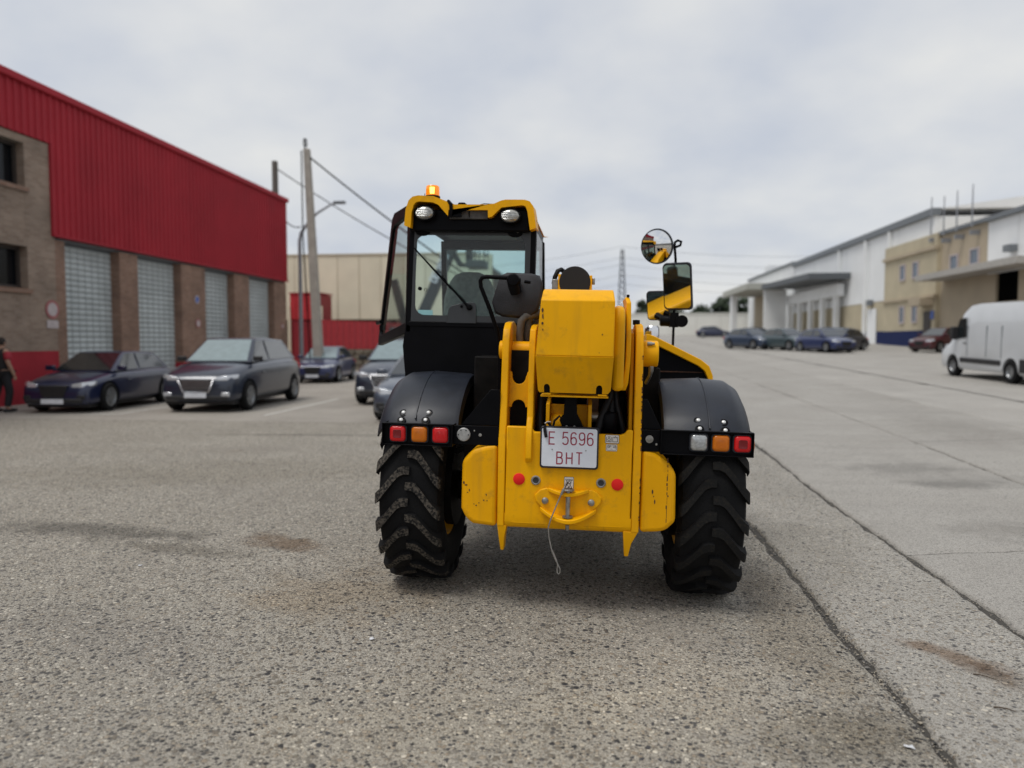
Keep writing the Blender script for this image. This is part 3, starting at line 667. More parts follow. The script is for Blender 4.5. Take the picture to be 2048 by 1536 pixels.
# light bars
def lamp(parent, x, z, kind, y=-.70):
    mb = MB(); s = .056; mb.prism(rrect(x - s, x + s, z - s, z + s, .022), y - .012, y + .004, 'y'); L = mb.build('tail_light', PLA, parent, bevel=.004)
    s = .0475; body = {'red': REDL, 'redc': REDL, 'amber': AMBL, 'clear': CLRL}[kind]
    def rr(s, r): return rrect(x - s, x + s, z - s, z + s, r, 5)
    mb = MB(); mb.loft([[(p[0], yy, p[1]) for p in rr(ss, r)] for ss, r, yy in ((.0475, .02, y - .008), (.0475, .02, y - .022), (.043, .019, y - .031), (.033, .016, y - .035))]); mb.build('lens', body, L, angle=50)
    if kind == 'redc':
        mb = MB(); mb.loft([[(p[0], yy, p[1]) for p in rr(ss, r)] for ss, r, yy in ((.026, .01, y - .034), (.024, .009, y - .0375), (.018, .007, y - .036))]); mb.build('inner_lens', REDD, L)
    else:
        mb = MB()
        for q in (.009, .017, .025): mb.tube([(x + q * cos(2 * pi * k / 20), y - .0352, z + q * sin(2 * pi * k / 20)) for k in range(21)], .0013, 5)
        mb.build('lens_ring', body, L)
    return L
def light_bar(x0, x1, z0, z1):
    mb = MB(); mb.box(x0, x1, -.70, -.69, z0, z1); mb.box(x0, x1, -.735, -.701, z1 - .006, z1 + .002); mb.box(x0, x1, -.728, -.701, z0, z0 + .006)
    mb.box(x0 - .001, x0 + .005, -.735, -.60, z0 + .001, z1 - .001); mb.box(x1 - .005, x1 + .001, -.735, -.60, z0 + .001, z1 - .001)
    return mb.build('light_bar', BLK, TH, bevel=.002)
LBL = light_bar(-1.075, -.64, 1.008, 1.142); LBR = light_bar(.60, 1.132, 1.012, 1.156)
for x, k in ((-.980, 'redc'), (-.846, 'amber'), (-.716, 'red')): lamp(LBL, x, 1.078, k)
for x, k in ((.821, 'clear'), (.947, 'amber'), (1.070, 'redc')): lamp(LBR, x, 1.089, k)
mb = MB(); mb.box(-.64, -.365, -.685, -.675, 1.02, 1.138); mb.prism([(-.365, 1.138), (-.365, 1.36), (-.42, 1.36), (-.60, 1.138)], -.66, -.65, 'y'); BRL = mb.build('light_bracket', BLK, TH, bevel=.003)
mb = MB(); mb.box(.495, .60, -.685, -.675, 1.02, 1.15); mb.prism([(.495, 1.15), (.495, 1.33), (.52, 1.33), (.61, 1.15)], -.66, -.65, 'y'); BRR = mb.build('light_bracket', BLK, TH, bevel=.003)
mb = MB(); mb.lathe([(.041, 0), (.041, -.012), (.037, -.016), (.001, -.018)], (-.577, -.685, 1.083), 'y', 28); rl = mb.build('round_reflector', mat('dull_silver', (.34, .34, .33), .45, metal=.3, var=.25, scale=50), BRL)
for a in (60, 120, 0, 180): mb = MB(); mb.lathe([(.004, -.016), (.004, -.019), (.0005, -.02)], (-.577 + .031 * cos(rad(a)), -.685, 1.083 + .031 * sin(rad(a))), 'y', 8); mb.build('screw', INK, rl)
mb = MB(); mb.lathe([(.023, 0), (.023, -.006), (.012, -.007), (.012, -.014), (.001, -.015)], (.538, -.685, 1.095), 'y', 18); mb.build('bolt', STEEL, BRR)
for p, x, z, r in ((BRL, -.476, 1.083, .010), (BRL, -.512, 1.107, .005), (BRR, .58, 1.065, .007)): mb = MB(); mb.lathe([(r, 0), (r, -.006), (.0005, -.008)], (x, -.685, z), 'y', 10); mb.build('bolt', STEEL, p)
for x, y0, p in ((-1.083, -.66, LBL), (1.140, -.66, LBR)): mb = MB(); mb.lathe([(.03, -.006), (.03, .006), (.02, .009), (.001, .009)], (x, y0, 1.075), 'x', 18, .7, 1.2); mb.build('side_marker', AMBL, p)

# boom: end cap, flange, box section, head
mb = MB(); x0, x1 = -.130, .305
rings = []
prof = [(-.80, 1.962), (-.86, 1.950), (-.945, 1.892), (-.95, 1.58), (-.885, 1.365), (-.80, 1.35)]
def capx(z): return (-.102 + (-.132 + .102) * S((1.96 - z) / .25) + .012 * S((1.58 - z) / .2), .297 + .010 * S((1.96 - z) / .08) - .010 * S((1.60 - z) / .25))
mb.add([(capx(z)[k], y, z) for k in (0, 1) for y, z in prof[:4]] + [(capx(z)[k], -.6, z) for k in (0, 1) for z in (1.962, 1.58)],
       [(0, 1, 5, 4), (1, 2, 6, 5), (2, 3, 7, 6), (0, 8, 9, 3, 2, 1), (4, 5, 6, 7, 11, 10), (0, 4, 10, 8), (8, 10, 11, 9), (3, 9, 11, 7)])
CAP = mb.build('boom_end_cap', YEL, TH, bevel=.005, seg=2)
# lower sloping panel with two notches at its bottom edge
mb = MB()
def pan(u, v): z = 1.578 - .213 * v; xa, xb = capx(z); return (xa + (xb - xa) * u, -.9505 + .10 * v, z)
out_ = [(0, 0), (0, .93), (.02, 1), (.085, 1)] + [(.125 + .042 * cos(pi - pi * k / 8), .86 - .10 * sin(pi * k / 8)) for k in range(9)] + [(.167, 1), (.80, 1)] + [(.842 + .042 * cos(pi - pi * k / 8), .86 - .10 * sin(pi * k / 8)) for k in range(9)] + [(.884, 1), (.965, 1), (1, .90), (1, 0)]
fr = [pan(u, v) for u, v in out_]; bk = [(x, y + .014, z + .004) for x, y, z in fr]; n = len(fr)
mb.add(fr + bk, [tuple(range(n)), tuple(range(2 * n - 1, n - 1, -1))] + [(i, (i + 1) % n, n + (i + 1) % n, n + i) for i in range(n)])
mb.build('cap_lower_panel', YEL, CAP, bevel=.0012)
mb = MB(); mb.box(-.105, .285, -.825, -.80, 1.36, 1.55); mb.build('cap_recess', DARK, CAP)
mb = MB(); mb.box(-.09, -.045, -.852, -.80, 1.352, 1.362); mb.box(.225, .275, -.852, -.80, 1.352, 1.362); mb.box(-.105, .285, -.84, -.70, 1.340, 1.350); mb.build('cap_foot', YEL, CAP, bevel=.002)
for i, (x, z, w, h) in enumerate([(-.098, 1.835, .008, .014), (-.095, 1.80, .005, .02), (-.097, 1.76, .007, .014), (-.094, 1.725, .004, .008), (.24, 1.705, .004, .005), (.225, 1.60, .002, .009)]): chip(CAP, x, z, -.9485, w, h, 50 + i)
BO = empty('boom', (0, 0, 0)); BO.parent = TH
mb = MB(); mb.prism([(-.60, 1.90), (-.60, 1.38), (.2, 1.36), (4.6, .98), (4.6, 1.36), (.2, 1.88)], -.085, .285, 'x'); mb.build('outer_section', YEL, BO, bevel=.02)
mb = MB(); mb.prism([(4.61, 1.33), (4.61, 1.0), (5.0, .96), (5.0, 1.29)], -.05, .25, 'x'); mb.build('inner_section', YEL, BO, bevel=.015)
mb = MB(); mb.prism([(5.0, 1.3), (5.0, .5), (5.12, .4), (5.25, .4), (5.25, 1.1)], .0, .2, 'x'); mb.build('boom_head', BLK, BO, bevel=.02)
mb = MB()  # smooth right-hand cheek running into the flange
mb.prism([(-.80, 1.38), (-.80, 1.80), (-.76, 1.865), (-.66, 1.88), (-.3, 1.88), (-.3, 1.38)], .302, .372, 'x'); mb.build('boom_cheek', YEL, BO, bevel=.03, seg=4)
mb = MB(); rings = []
for z, a, b, y in ((1.935, .372, .398, -.60), (1.90, .380, .408, -.64), (1.70, .385, .414, -.66), (1.55, .384, .413, -.66), (1.42, .374, .405, -.65), (1.375, .358, .392, -.63)):
    rings.append([(a, y, z), (b, y, z), (b, -.2, z), (a, -.2, z)])
mb.loft(rings); mb.build('boom_flange', YEL, BO, bevel=.006)
mb = MB(); mb.lathe([(.009, 0), (.009, .014), (.001, .016)], (.39, -.60, 1.935), 'z', 8); mb.build('bolt', DARK, BO)
# hose reel on top of the boom
RE = empty('hose_reel', (0, 0, 0)); RE.parent = TH
mb = MB(); mb.lathe([(.001, -.045), (.098, -.045), (.102, -.035), (.102, .035), (.098, .045), (.001, .045)], (.062, -.30, 2.04), 'y', 36); mb.build('reel_disc', mat('matt_black', (.006, .006, .007), .7), RE)
mb = MB(); mb.box(-.045, -.027, -.34, -.22, 1.95, 2.09); mb.box(.155, .172, -.34, -.22, 1.95, 2.085); mb.build('reel_bracket', YEL, RE, bevel=.003)
mb = MB(); mb.box(.172, .190, -.31, -.27, 2.03, 2.07); mb.box(-.085, -.045, -.31, -.26, 1.97, 2.06); mb.build('reel_pin', STEEL, RE, bevel=.004)
mb = MB(); mb.tube([(-.075, -.29, 2.03), (-.068, -.29, 2.075), (-.05, -.29, 2.115), (-.03, -.28, 2.125), (-.008, -.26, 2.11), (.02, -.24, 2.08)], .015, 8); mb.tube([(-.14, -.25, 1.985), (-.12, -.26, 1.97), (-.05, -.25, 1.965)], .012, 8); mb.build('reel_hose', HOSE, RE)
# hoses looping between pivot plates and boom
for dx, dy, top in ((-.272, -.40, 1.815), (-.225, -.36, 1.83), (-.20, -.30, 1.80)):
    mb = MB(); mb.tube([(dx, dy, 1.62), (dx - .005, dy - .01, 1.70), (dx + .004, dy - .02, top - .03), (dx + .03, dy - .02, top), (dx + .065, dy, top + .012), (dx + .10, dy + .06, top + .01), (dx + .13, dy + .16, top - .03)], .024, 10)
    mb.build('sleeved_hose', SLEEVE, TH)
# things under the boom end: cylinder mount, ram, hoses, camera box
CM = empty('lift_cylinder', (0, 0, 0)); CM.parent = TH
mb = MB(); mb.prism([(-.60, 1.09), (-.60, 1.28), (-.4, 1.32), (-.2, 1.1)], -.085, -.062, 'x'); mb.prism([(-.60, 1.09), (-.60, 1.28), (-.4, 1.32), (-.2, 1.1)], .170, .193, 'x'); mb.box(-.062, .170, -.50, -.47, 1.1, 1.27); mb.build('mount_cheek', YEL, CM, bevel=.004)
mb = MB(); mb.lathe([(.055, -.06), (.06, -.055), (.06, .015), (.05, .02)], (0, -.52, 1.15), 'x', 20); mb.build('eye', YEL, CM)
mb = MB(); mb.lathe([(.035, .194), (.035, .235), (.02, .24)], (0, -.52, 1.20), 'x', 14); mb.build('pin_nut', STEEL, CM)
mb = MB(); mb.prism([(.02, 1.14), (.0, 1.19), (.025, 1.225), (.03, 1.36), (.10, 1.36), (.105, 1.225), (.125, 1.19), (.15, 1.14), (.18, 1.12), (-.01, 1.12)], -.66, -.60, 'y'); mb.build('latch_block', BLK, CM, bevel=.004)
for x in (.045, .092): mb = MB(); mb.lathe([(.007, 0), (.007, -.006), (.001, -.007)], (x, -.66, 1.15), 'y', 8); mb.build('rivet', STEEL, CM)
mb = MB(); mb.tube([(-.04, -.64, 1.13), (-.03, -.64, 1.18), (.0, -.64, 1.21), (.012, -.64, 1.19)], .007, 8); mb.tube([(-.09, -.66, 1.165), (-.07, -.67, 1.172), (-.05, -.66, 1.15)], .007, 6); mb.build('cable', HOSE, CM)
for pth, r in (([(.225, -.60, 1.08), (.25, -.58, 1.2), (.30, -.56, 1.32), (.315, -.54, 1.42)], .022), ([(.33, -.52, 1.40), (.345, -.54, 1.28), (.385, -.55, 1.14), (.39, -.53, 1.05)], .017), ([(.31, -.50, 1.42), (.312, -.54, 1.25), (.32, -.55, 1.15)], .024), ([(-.12, -.58, 1.10), (-.125, -.56, 1.2), (-.12, -.52, 1.35)], .02), ([(-.145, -.55, 1.08), (-.10, -.5, 1.25), (-.11, -.45, 1.4)], .016)):
    mb = MB(); mb.tube(pth, r, 10); mb.build('hydraulic_hose', HOSE, TH)
mb = MB(); mb.lathe([(.001, 0), (.05, .0), (.058, .03), (.058, .09), (.05, .105), (.001, .11)], (.30, -.55, 1.13), 'z', 20); mb.build('accumulator', BLK, TH, bevel=.003)
mb = MB(); mb.box(.16, .235, -.36, -.33, 1.2, 1.36); mb.build('inner_panel', mat('primer_pink', (.36, .24, .17), .6), TH)
mb = MB(); mb.box(-.19, .44, -.15, .1, .75, 1.5); mb.box(-.3, .42, -.6, 2.9, .62, .80); mb.box(-.19, .40, -.33, -.15, 1.0, 1.33); mb.build('chassis_core', DARK, TH, bevel=.01)
mb = MB(); mb.box(-.60, -.37, -.2, .19, .75, 1.55); mb.box(.60, .64, -.1, .7, .8, 1.5); mb.box(.5, .62, -.1, 2.2, .62, 1.62); mb.build('chassis_side', DARK, TH, bevel=.01)
mb = MB(); mb.box(-.62, -.40, -.42, -.28, .78, 1.0); mb.tube([(-.62, -.35, .95), (-.68, -.35, .93), (-.70, -.2, .9)], .02, 8)
for k in range(4): mb.lathe([(.035, -.62), (.04, -.61), (.035, -.60)], (0, -.34, .72 + .07 * k), 'x', 14)
mb.build('brake_lines', DARK, TH)

# engine cover on the right
HO = empty('engine_cover', (0, 0, 0)); HO.parent = TH
o_ = [(.60, 1.735), (.655, 1.72), (1.02, 1.545), (1.085, 1.495), (1.115, 1.42), (1.122, 1.20)]
i_ = [(.60, 1.665), (.66, 1.655), (1.0, 1.495), (1.05, 1.455), (1.077, 1.40), (1.085, 1.20)]
mb = MB(); pts = o_ + i_[::-1]; n = len(pts)
mb.loft([[(x, y, 1.2 + (z - 1.2) * k) for x, z in pts] for y, k in ((.74, 1.0), (1.4, .97), (2.0, .86), (2.3, .7))]); mb.build('hood_shell', YEL, HO, bevel=.006)
mb = MB(); mb.loft([[(x, y, 1.2 + (z - 1.2) * k) for x, z in i_ + [(.6, 1.0)]] for y, k in ((.80, .99), (2.25, .66))]); mb.build('hood_core', BLK, HO)
mb = MB(); mb.box(.64, 1.06, .79, .80, 1.44, 1.447); mb.build('hood_latch', CHIP, HO)
mb = MB(); mb.lathe([(.001, .05), (.045, .048), (.058, .03), (.06, 0), (.06, -.05)], (.66, 1.02, 1.755), 'z', 20); mb.build('exhaust_cap', CHROME, TH)
mb = MB(); mb.box(.62, 1.10, .75, 2.2, .85, 1.25); mb.build('engine_bay_side', BLK, TH, bevel=.01)

# mirrors on the right
MR = empty('mirror_stalk', (0, 0, 0)); MR.parent = TH
mb = MB(); mb.tube([(.855, 1.25, 1.55), (.855, 1.25, 2.2), (.85, 1.22, 2.36), (.835, 1.2, 2.47), (.838, 1.2, 2.50), (.86, 1.2, 2.515), (.888, 1.2, 2.505), (.882, 1.2, 2.475), (.85, 1.2, 2.462), (.815, 1.2, 2.46)], .011, 10)
mb.lathe([(.035, -.06), (.045, -.05), (.045, .05), (.035, .06)], (.80, 1.25, 1.85), 'x', 14); mb.tube([(.855, 1.25, 1.85), (.78, 1.3, 1.86), (.72, 1.36, 1.90)], .03, 8); mb.lathe([(.025, -.02), (.05, -.02), (.05, .02), (.025, .02)], (.915, 1.2, 1.85), 'y', 18); mb.box(.82, .89, 1.2, 1.3, 1.80, 1.92); mb.build('stalk', BLK, MR)
def mirror(outline, c, nrm, depth=.05, name='mirror', convex=0):
    """outline in the mirror's own plane; face looks along nrm"""
    nv = Vector(nrm).normalized(); ux = Vector((0, 0, 1)).cross(nv).normalized(); uz = nv.cross(ux); c = Vector(c)
    def P(p, d, k=1.): return c + ux * p[0] * k + uz * p[1] * k + nv * d
    mb = MB(); mb.loft([[P(p, d, k) for p in outline] for d, k in ((.004, .94), (.004, 1.0), (-.012, 1.03), (-depth * .7, .93), (-depth, .6))]); h = mb.build(name, PLA, MR if name == 'mirror' else TH, angle=50)
    mb = MB(); n = len(outline); vs = [P(p, .0055, .935) for p in outline] + [P(p, -.002, .935) for p in outline]
    mb.add(vs, [tuple(range(n)), tuple(range(2 * n - 1, n - 1, -1))] + [(i, (i + 1) % n, n + (i + 1) % n, n + i) for i in range(n)])
    if convex:
        mb = MB(); mb.loft([[P(p, .0055 + convex * (1 - k * k), .935 * k) for p in outline] for k in (1, .85, .7, .55, .4, .25, .1, .01)])
    mb.build('mirror_glass', MIRROR, h, angle=60 if convex else 30); return h
circ = [(.135 * cos(2 * pi * k / 36), .142 * sin(2 * pi * k / 36)) for k in range(36)]
mirror(circ, (.688, 1.18, 2.462), (-.42, -1, -.14), convex=.022)
mirror(rrect(-.125, .125, -.19, .19, .035), (.865, 1.16, 2.133), (-.62, -1, -.20))
mirror(rrect(-.105, .105, -.125, .125, .03), (.735, 1.42, 1.985), (-.62, -1, -.22))
# mirror seen from its back, between cab and boom
mb = MB(); ot = [(-.462, 1.90), (-.44, 1.835), (-.39, 1.812), (-.29, 1.805), (-.20, 1.815), (-.165, 1.85), (-.145, 1.95), (-.142, 2.03), (-.165, 2.075), (-.22, 2.088), (-.37, 2.092), (-.415, 2.07), (-.435, 2.0)]
cxm, czm = -.302, 1.95
def sc_(k, y, dz=0): return [(cxm + (x - cxm) * k, y + .10 * (z - czm), czm + (z - czm) * k + dz) for x, z in ot]
mb.loft([sc_(.90, -.418), sc_(.955, -.412), sc_(.99, -.395), sc_(1.0, -.38), sc_(1.015, -.372), sc_(1.0, -.36), sc_(.95, -.357)])
ML = mb.build('rear_view_mirror', MIRB, TH, angle=50)
mb = MB(); mb.add([(x, y - .0 + .004, z) for x, y, z in sc_(.94, -.36)] , [tuple(range(len(ot)))]); mb.build('mirror_glass', MIRROR, ML)
mb = MB(); mb.lathe([(.001, -.05), (.036, -.046), (.043, -.03), (.043, .02), (.035, .05)], (-.315, -.47, 2.035), 'y', 20); mb.tube([(-.25, -.465, 2.03), (-.21, -.46, 2.025)], [.012, .01], 10); mb.tube([(-.318, -.475, 2.05), (-.312, -.472, 2.0), (-.30, -.455, 1.955)], [.044, .04, .036], 16); mb.build('mirror_joint', BLK, ML, bevel=.004)
mb = MB(); mb.tube([(-.30, -.475, 2.048), (-.40, -.475, 2.052), (-.49, -.475, 2.056), (-.515, -.475, 2.05), (-.527, -.475, 2.03), (-.522, -.47, 1.99), (-.47, -.44, 1.86), (-.425, -.41, 1.73), (-.405, -.40, 1.62), (-.40, -.39, 1.45), (-.40, -.38, 1.30)], .0135, 12); mb.build('mirror_arm', BLK, TH)

# cab
CB = empty('cab', (0, 0, 0)); CB.parent = TH
mb = MB(); mb.prism([(-1.165, 1.30), (-1.195, 1.60), (-1.175, 1.765), (-.245, 1.765), (-.25, .95), (-1.10, .95)], .195, .23, 'y'); mb.prism([(.23, .95), (1.5, .95), (1.6, 1.35), (1.5, 1.72), (.23, 1.72)], -1.17, -1.14, 'x'); mb.prism([(.23, .95), (1.5, .95), (1.6, 1.35), (1.5, 1.72), (.23, 1.72)], -.27, -.245, 'x'); mb.box(-1.14, -.27, .231, 1.5, 1.0, 1.05); mb.box(-1.14, -.27, 1.48, 1.53, 1.0, 1.5)
LP = mb.build('lower_shell', BLK, CB, bevel=.01)
def post(a, b, w, d, name='post'):
    mb = MB(); a = Vector(a); b = Vector(b)
    mb.loft([[(p.x - w, p.y - d, p.z), (p.x + w, p.y - d, p.z), (p.x + w, p.y + d, p.z), (p.x - w, p.y + d, p.z)] for p in (a, b)]); return mb.build(name, BLK, CB, bevel=.008)
post((-1.155, .235, 1.70), (-1.13, .235, 2.52), .022, .04); post((-.262, .235, 1.70), (-.255, .235, 2.52), .022, .04)
post((-1.155, 1.62, 1.55), (-1.12, 1.28, 2.50), .022, .03); post((-.262, 1.62, 1.55), (-.27, 1.28, 2.50), .022, .03)
mb = MB(); mb.box(-1.12, -.28, .12, .26, 2.425, 2.575); mb.box(-1.12, -.27, .26, 1.42, 2.50, 2.565); mb.box(-1.12, -.28, 1.24, 1.32, 2.43, 2.50); mb.build('header', BLK, CB, bevel=.008)
mb = MB(); mb.box(-1.15, -.27, .19, .25, 1.745, 1.785); mb.build('window_rail', BLK, CB, bevel=.006)
mb = MB(); mb.prism(rrect(-1.145, -.268, 1.775, 2.455, .03), .204, .210, 'y'); RW = mb.build('rear_window', GLS, CB)
mb = MB(); ring_prism(mb, rrect(-1.150, -.262, 1.768, 2.46, .03, 5), rrect(-1.105, -.312, 1.83, 2.405, .07, 5), .196, .203); mb.build('window_border', mat('window_frit', (.03, .033, .037), .35), RW)
mb = MB(); mb.prism([(-.87, 1.775), (-.855, 1.88), (-.835, 1.90), (-.74, 1.925), (-.67, 1.925), (-.655, 1.91), (-.653, 1.775)], .185, .195, 'y'); wm_ = mb.build('wiper_motor_cover', mat('window_frit', (.03, .033, .037), .35), RW, bevel=.003)
mb = MB(); mb.tube([(-.71, .172, 1.895), (-.80, .168, 1.99), (-.95, .168, 2.14), (-1.118, .178, 2.312)], [.011, .008, .0075, .004], 8); mb.tube([(-.84, .182, 2.02), (-1.11, .186, 2.305)], .006, 6); mb.lathe([(.022, .015), (.022, -.01), (.014, -.02), (.001, -.022)], (-.702, .18, 1.89), 'y', 16); mb.lathe([(.01, .01), (.01, -.006), (.001, -.007)], (-.76, .18, 1.895), 'y', 10); mb.build('wiper', BLK, RW)
for x, z in ((-1.055, 2.435), (-.385, 2.43)):
    mb = MB(); mb.lathe([(.05, .0), (.045, -.012), (.02, -.016), (.001, -.017)], (x, .196, z - .008), 'y', 18, 1.1, .6); hg = mb.build('window_hinge', BLK, RW); mb = MB(); mb.lathe([(.009, -.016), (.009, -.022), (.001, -.024)], (x + .02, .196, z), 'y', 10); mb.build('hinge_bolt', STEEL, hg)
mb = MB(); mb.box(-1.085, -.975, .2015, .2035, 1.822, 1.866); mb.build('aqua_sticker', AQUA, RW)
mb = MB(); mb.lathe([(.014, -.002), (.014, -.016), (.008, -.02), (.001, -.02)], (-1.07, .204, 2.02), 'y', 16); mb.build('window_catch', BLK, RW)
mb = MB(); mb.tube([(-1.03 + .010 * cos(2 * pi * k / 14), .203, 2.012 + .010 * sin(2 * pi * k / 14)) for k in range(15)], .002, 5); mb.build('window_ring', BLK, RW)
mb = MB(); mb.add([(-1.10, 1.55, 1.62), (-.285, 1.55, 1.62), (-.285, 1.30, 2.43), (-1.10, 1.30, 2.43), (-1.10, 1.556, 1.62), (-.285, 1.556, 1.62), (-.285, 1.306, 2.43), (-1.10, 1.306, 2.43)], [(0, 1, 2, 3), (7, 6, 5, 4), (0, 4, 5, 1), (1, 5, 6, 2), (2, 6, 7, 3), (3, 7, 4, 0)]); mb.build('windscreen', GLD, CB)
mb = MB(); mb.box(-.262, -.257, .28, 1.32, 1.73, 2.48); mb.build('side_window', GLD, CB)
# yellow roof with two horn-shaped brows
outer = [(-1.158, 2.45), (-1.148, 2.565), (-1.128, 2.625), (-1.10, 2.652), (-1.06, 2.66), (-.95, 2.655), (-.905, 2.638), (-.80, 2.598), (-.57, 2.598), (-.52, 2.605), (-.475, 2.625), (-.445, 2.632), (-.31, 2.632), (-.275, 2.622), (-.25, 2.59), (-.238, 2.53), (-.226, 2.44)]
inner = [(-1.112, 2.436), (-1.105, 2.545), (-1.09, 2.595), (-1.075, 2.612), (-1.055, 2.618), (-.955, 2.612), (-.915, 2.595), (-.845, 2.518), (-.842, 2.56), (-.565, 2.56), (-.562, 2.508), (-.535, 2.515), (-.47, 2.578), (-.325, 2.594), (-.302, 2.586), (-.288, 2.55), (-.268, 2.425)]
order_in = [inner[0], inner[1], inner[2], inner[3], inner[4], inner[5], inner[6], inner[7], inner[8], inner[9], inner[10], inner[11], inner[12], inner[13], inner[14], inner[15], inner[16]]
mb = MB(); n = len(outer)
rings = [[(p[0], .05, p[1]) for p in outer] + [(p[0], .05, p[1]) for p in order_in], [(p[0], .30, p[1] + .012) for p in outer] + [(p[0], .30, p[1] + .012) for p in order_in]]
vs = rings[0] + rings[1]; fs = []
for i in range(n - 1):
    fs += [(i, i + 1, n + i + 1, n + i), (2 * n + i, 3 * n + i, 3 * n + i + 1, 2 * n + i + 1), (i, 2 * n + i, 2 * n + i + 1, i + 1), (n + i, n + i + 1, 3 * n + i + 1, 3 * n + i)]
fs += [(0, n, 3 * n, 2 * n), (n - 1, 3 * n - 1, 4 * n - 1, 2 * n - 1)]
mb.add(vs, fs); RF = mb.build('roof', YEL, CB, bevel=.006, seg=3)
mb = MB(); mb.loft([[(-1.13, y, 2.57), (-1.10, y, zt), (-.95, y, zt), (-.82, y, zt - .06), (-.56, y, zt - .06), (-.46, y, zt - .025), (-.30, y, zt - .025), (-.26, y, 2.57)] for y, zt in ((.301, 2.662), (1.2, 2.67), (1.45, 2.60))]); mb.build('roof_skin', YEL, RF, bevel=.01)
mb = MB(); mb.box(-.84, -.57, .085, .118, 2.505, 2.565); mb.build('roof_vent', mat('dusty_grey', (.075, .07, .065), .7, var=.5, scale=25), RF)
mb = MB(); mb.tube([(-.70, .09, 2.51), (-.70, .075, 2.54), (-.70, .09, 2.56)], .004, 6); mb.tube([(-.86, .10, 2.615), (-.845, .06, 2.62), (-.825, .045, 2.60), (-.822, .045, 2.56), (-.83, .06, 2.51)], .013, 8); mb.box(-.815, -.755, .06, .084, 2.515, 2.552); mb.tube([(-.79, .12, 2.598), (-.775, .10, 2.612), (-.74, .10, 2.612), (-.725, .12, 2.6)], .009, 6); mb.tube([(-.66, .12, 2.60), (-.60, .1, 2.612), (-.53, .1, 2.609)], .003, 5); mb.build('roof_cable', BLK, RF)
STR = mat('lamp_lens', (.46, .46, .43), .18, metal=.55, var=.35, scale=30)
for x, z in ((-1.016, 2.541), (-.409, 2.523)):
    mb = MB(); mb.lathe([(.074, .06), (.078, .0), (.070, -.008), (.066, .004)], (x, .062, z), 'y', 30, 1.0, .72); wl = mb.build('work_lamp', BLK, CB)
    mb = MB(); mb.lathe([(.067, .004), (.055, -.012), (.03, -.02), (.001, -.023)], (x, .062, z), 'y', 30, 1.0, .70); mb.build('lens', STR, wl)
    mb = MB()
    for k in range(-2, 3): hw = sqrt(max(0, .058 ** 2 - (k * .017) ** 2)) ; mb.tube([(x - hw, .052 - .008, z + k * .0115), (x, .0375, z + k * .0125), (x + hw, .052 - .008, z + k * .0115)], .0018, 5)
    mb.build('lens_rib', CLRL, wl)
mb = MB(); mb.lathe([(.001, .0), (.055, .0), (.055, .012), (.05, .016), (.001, .016)], (-.989, .2, 2.668), 'z', 24); BE = mb.build('beacon', BLK, CB)
BG = glass('beacon_amber', (1.0, .36, .01), .7)
mb = MB(); mb.lathe([(.050, .0), (.049, .03), (.048, .062), (.043, .070), (.001, .073)], (-.989, .2, 2.684), 'z', 28); mb.build('beacon_dome', mat('amber_dome', (.75, .22, .005), .25, emit=(1.0, .30, .0), es=.45, coat=.4), BE)
mb = MB(); mb.lathe([(.001, .0), (.022, .002), (.022, .048), (.001, .05)], (-.985, .168, 2.69), 'z', 16, 1, .95); mb.build('beacon_bulb', mat('lit_bulb', (1, .75, .25), .4, emit=(1.0, .62, .08), es=3.2), BE)
mb = MB(); mb.tube([(-1.07, .3, 2.66), (-1.07, .3, 2.72)], .0025, 5); mb.build('antenna', BLK, CB)
# open door
mb = MB()
dz = [(.25, -1.175, 1.70), (.25, -1.165, 2.59), (.34, -1.21, 2.645), (.82, -1.44, 2.665), (.92, -1.485, 2.63), (.98, -1.515, 2.52), (1.16, -1.66, 1.62), (1.10, -1.64, 1.59)]
def dp(p): return Vector((p[1], p[0], p[2]))
cen = sum((dp(p) for p in dz), Vector()) / len(dz); nrm = Vector((1.0, .45, 0)).normalized()
inn = []
for p in dz: v = dp(p) - cen; L = v.length; inn.append(cen + v * (1 - .085 / L * 1.25))
O = [dp(p) for p in dz]; n = len(O)
vs = [p for p in O] + inn + [p + nrm * .045 for p in O] + [p + nrm * .045 for p in inn]; fs = []
for i in range(n):
    j = (i + 1) % n; fs += [(i, j, n + j, n + i), (2 * n + i, 3 * n + i, 3 * n + j, 2 * n + j), (i, 2 * n + i, 2 * n + j, j), (n + i, n + j, 3 * n + j, 3 * n + i)]
mb.add(vs, fs); DO = mb.build('door', BLK, CB, bevel=.008)
mb = MB(); gl_ = [cen + (p - cen) * 1.04 + nrm * .02 for p in inn]; mb.add(gl_ + [p + nrm * .005 for p in gl_], [tuple(range(n)), tuple(range(2 * n - 1, n - 1, -1))] + [(i, (i + 1) % n, n + (i + 1) % n, n + i) for i in range(n)]); mb.build('door_glass', GLD, DO)
mb = MB(); mb.tube([O[6] + Vector((.03, -.12, .16)), O[6] + Vector((.10, -.25, .17))], .018, 8); mb.box(-1.58, -1.55, .92, .98, 1.72, 1.76); mb.build('door_latch', BLK, DO)
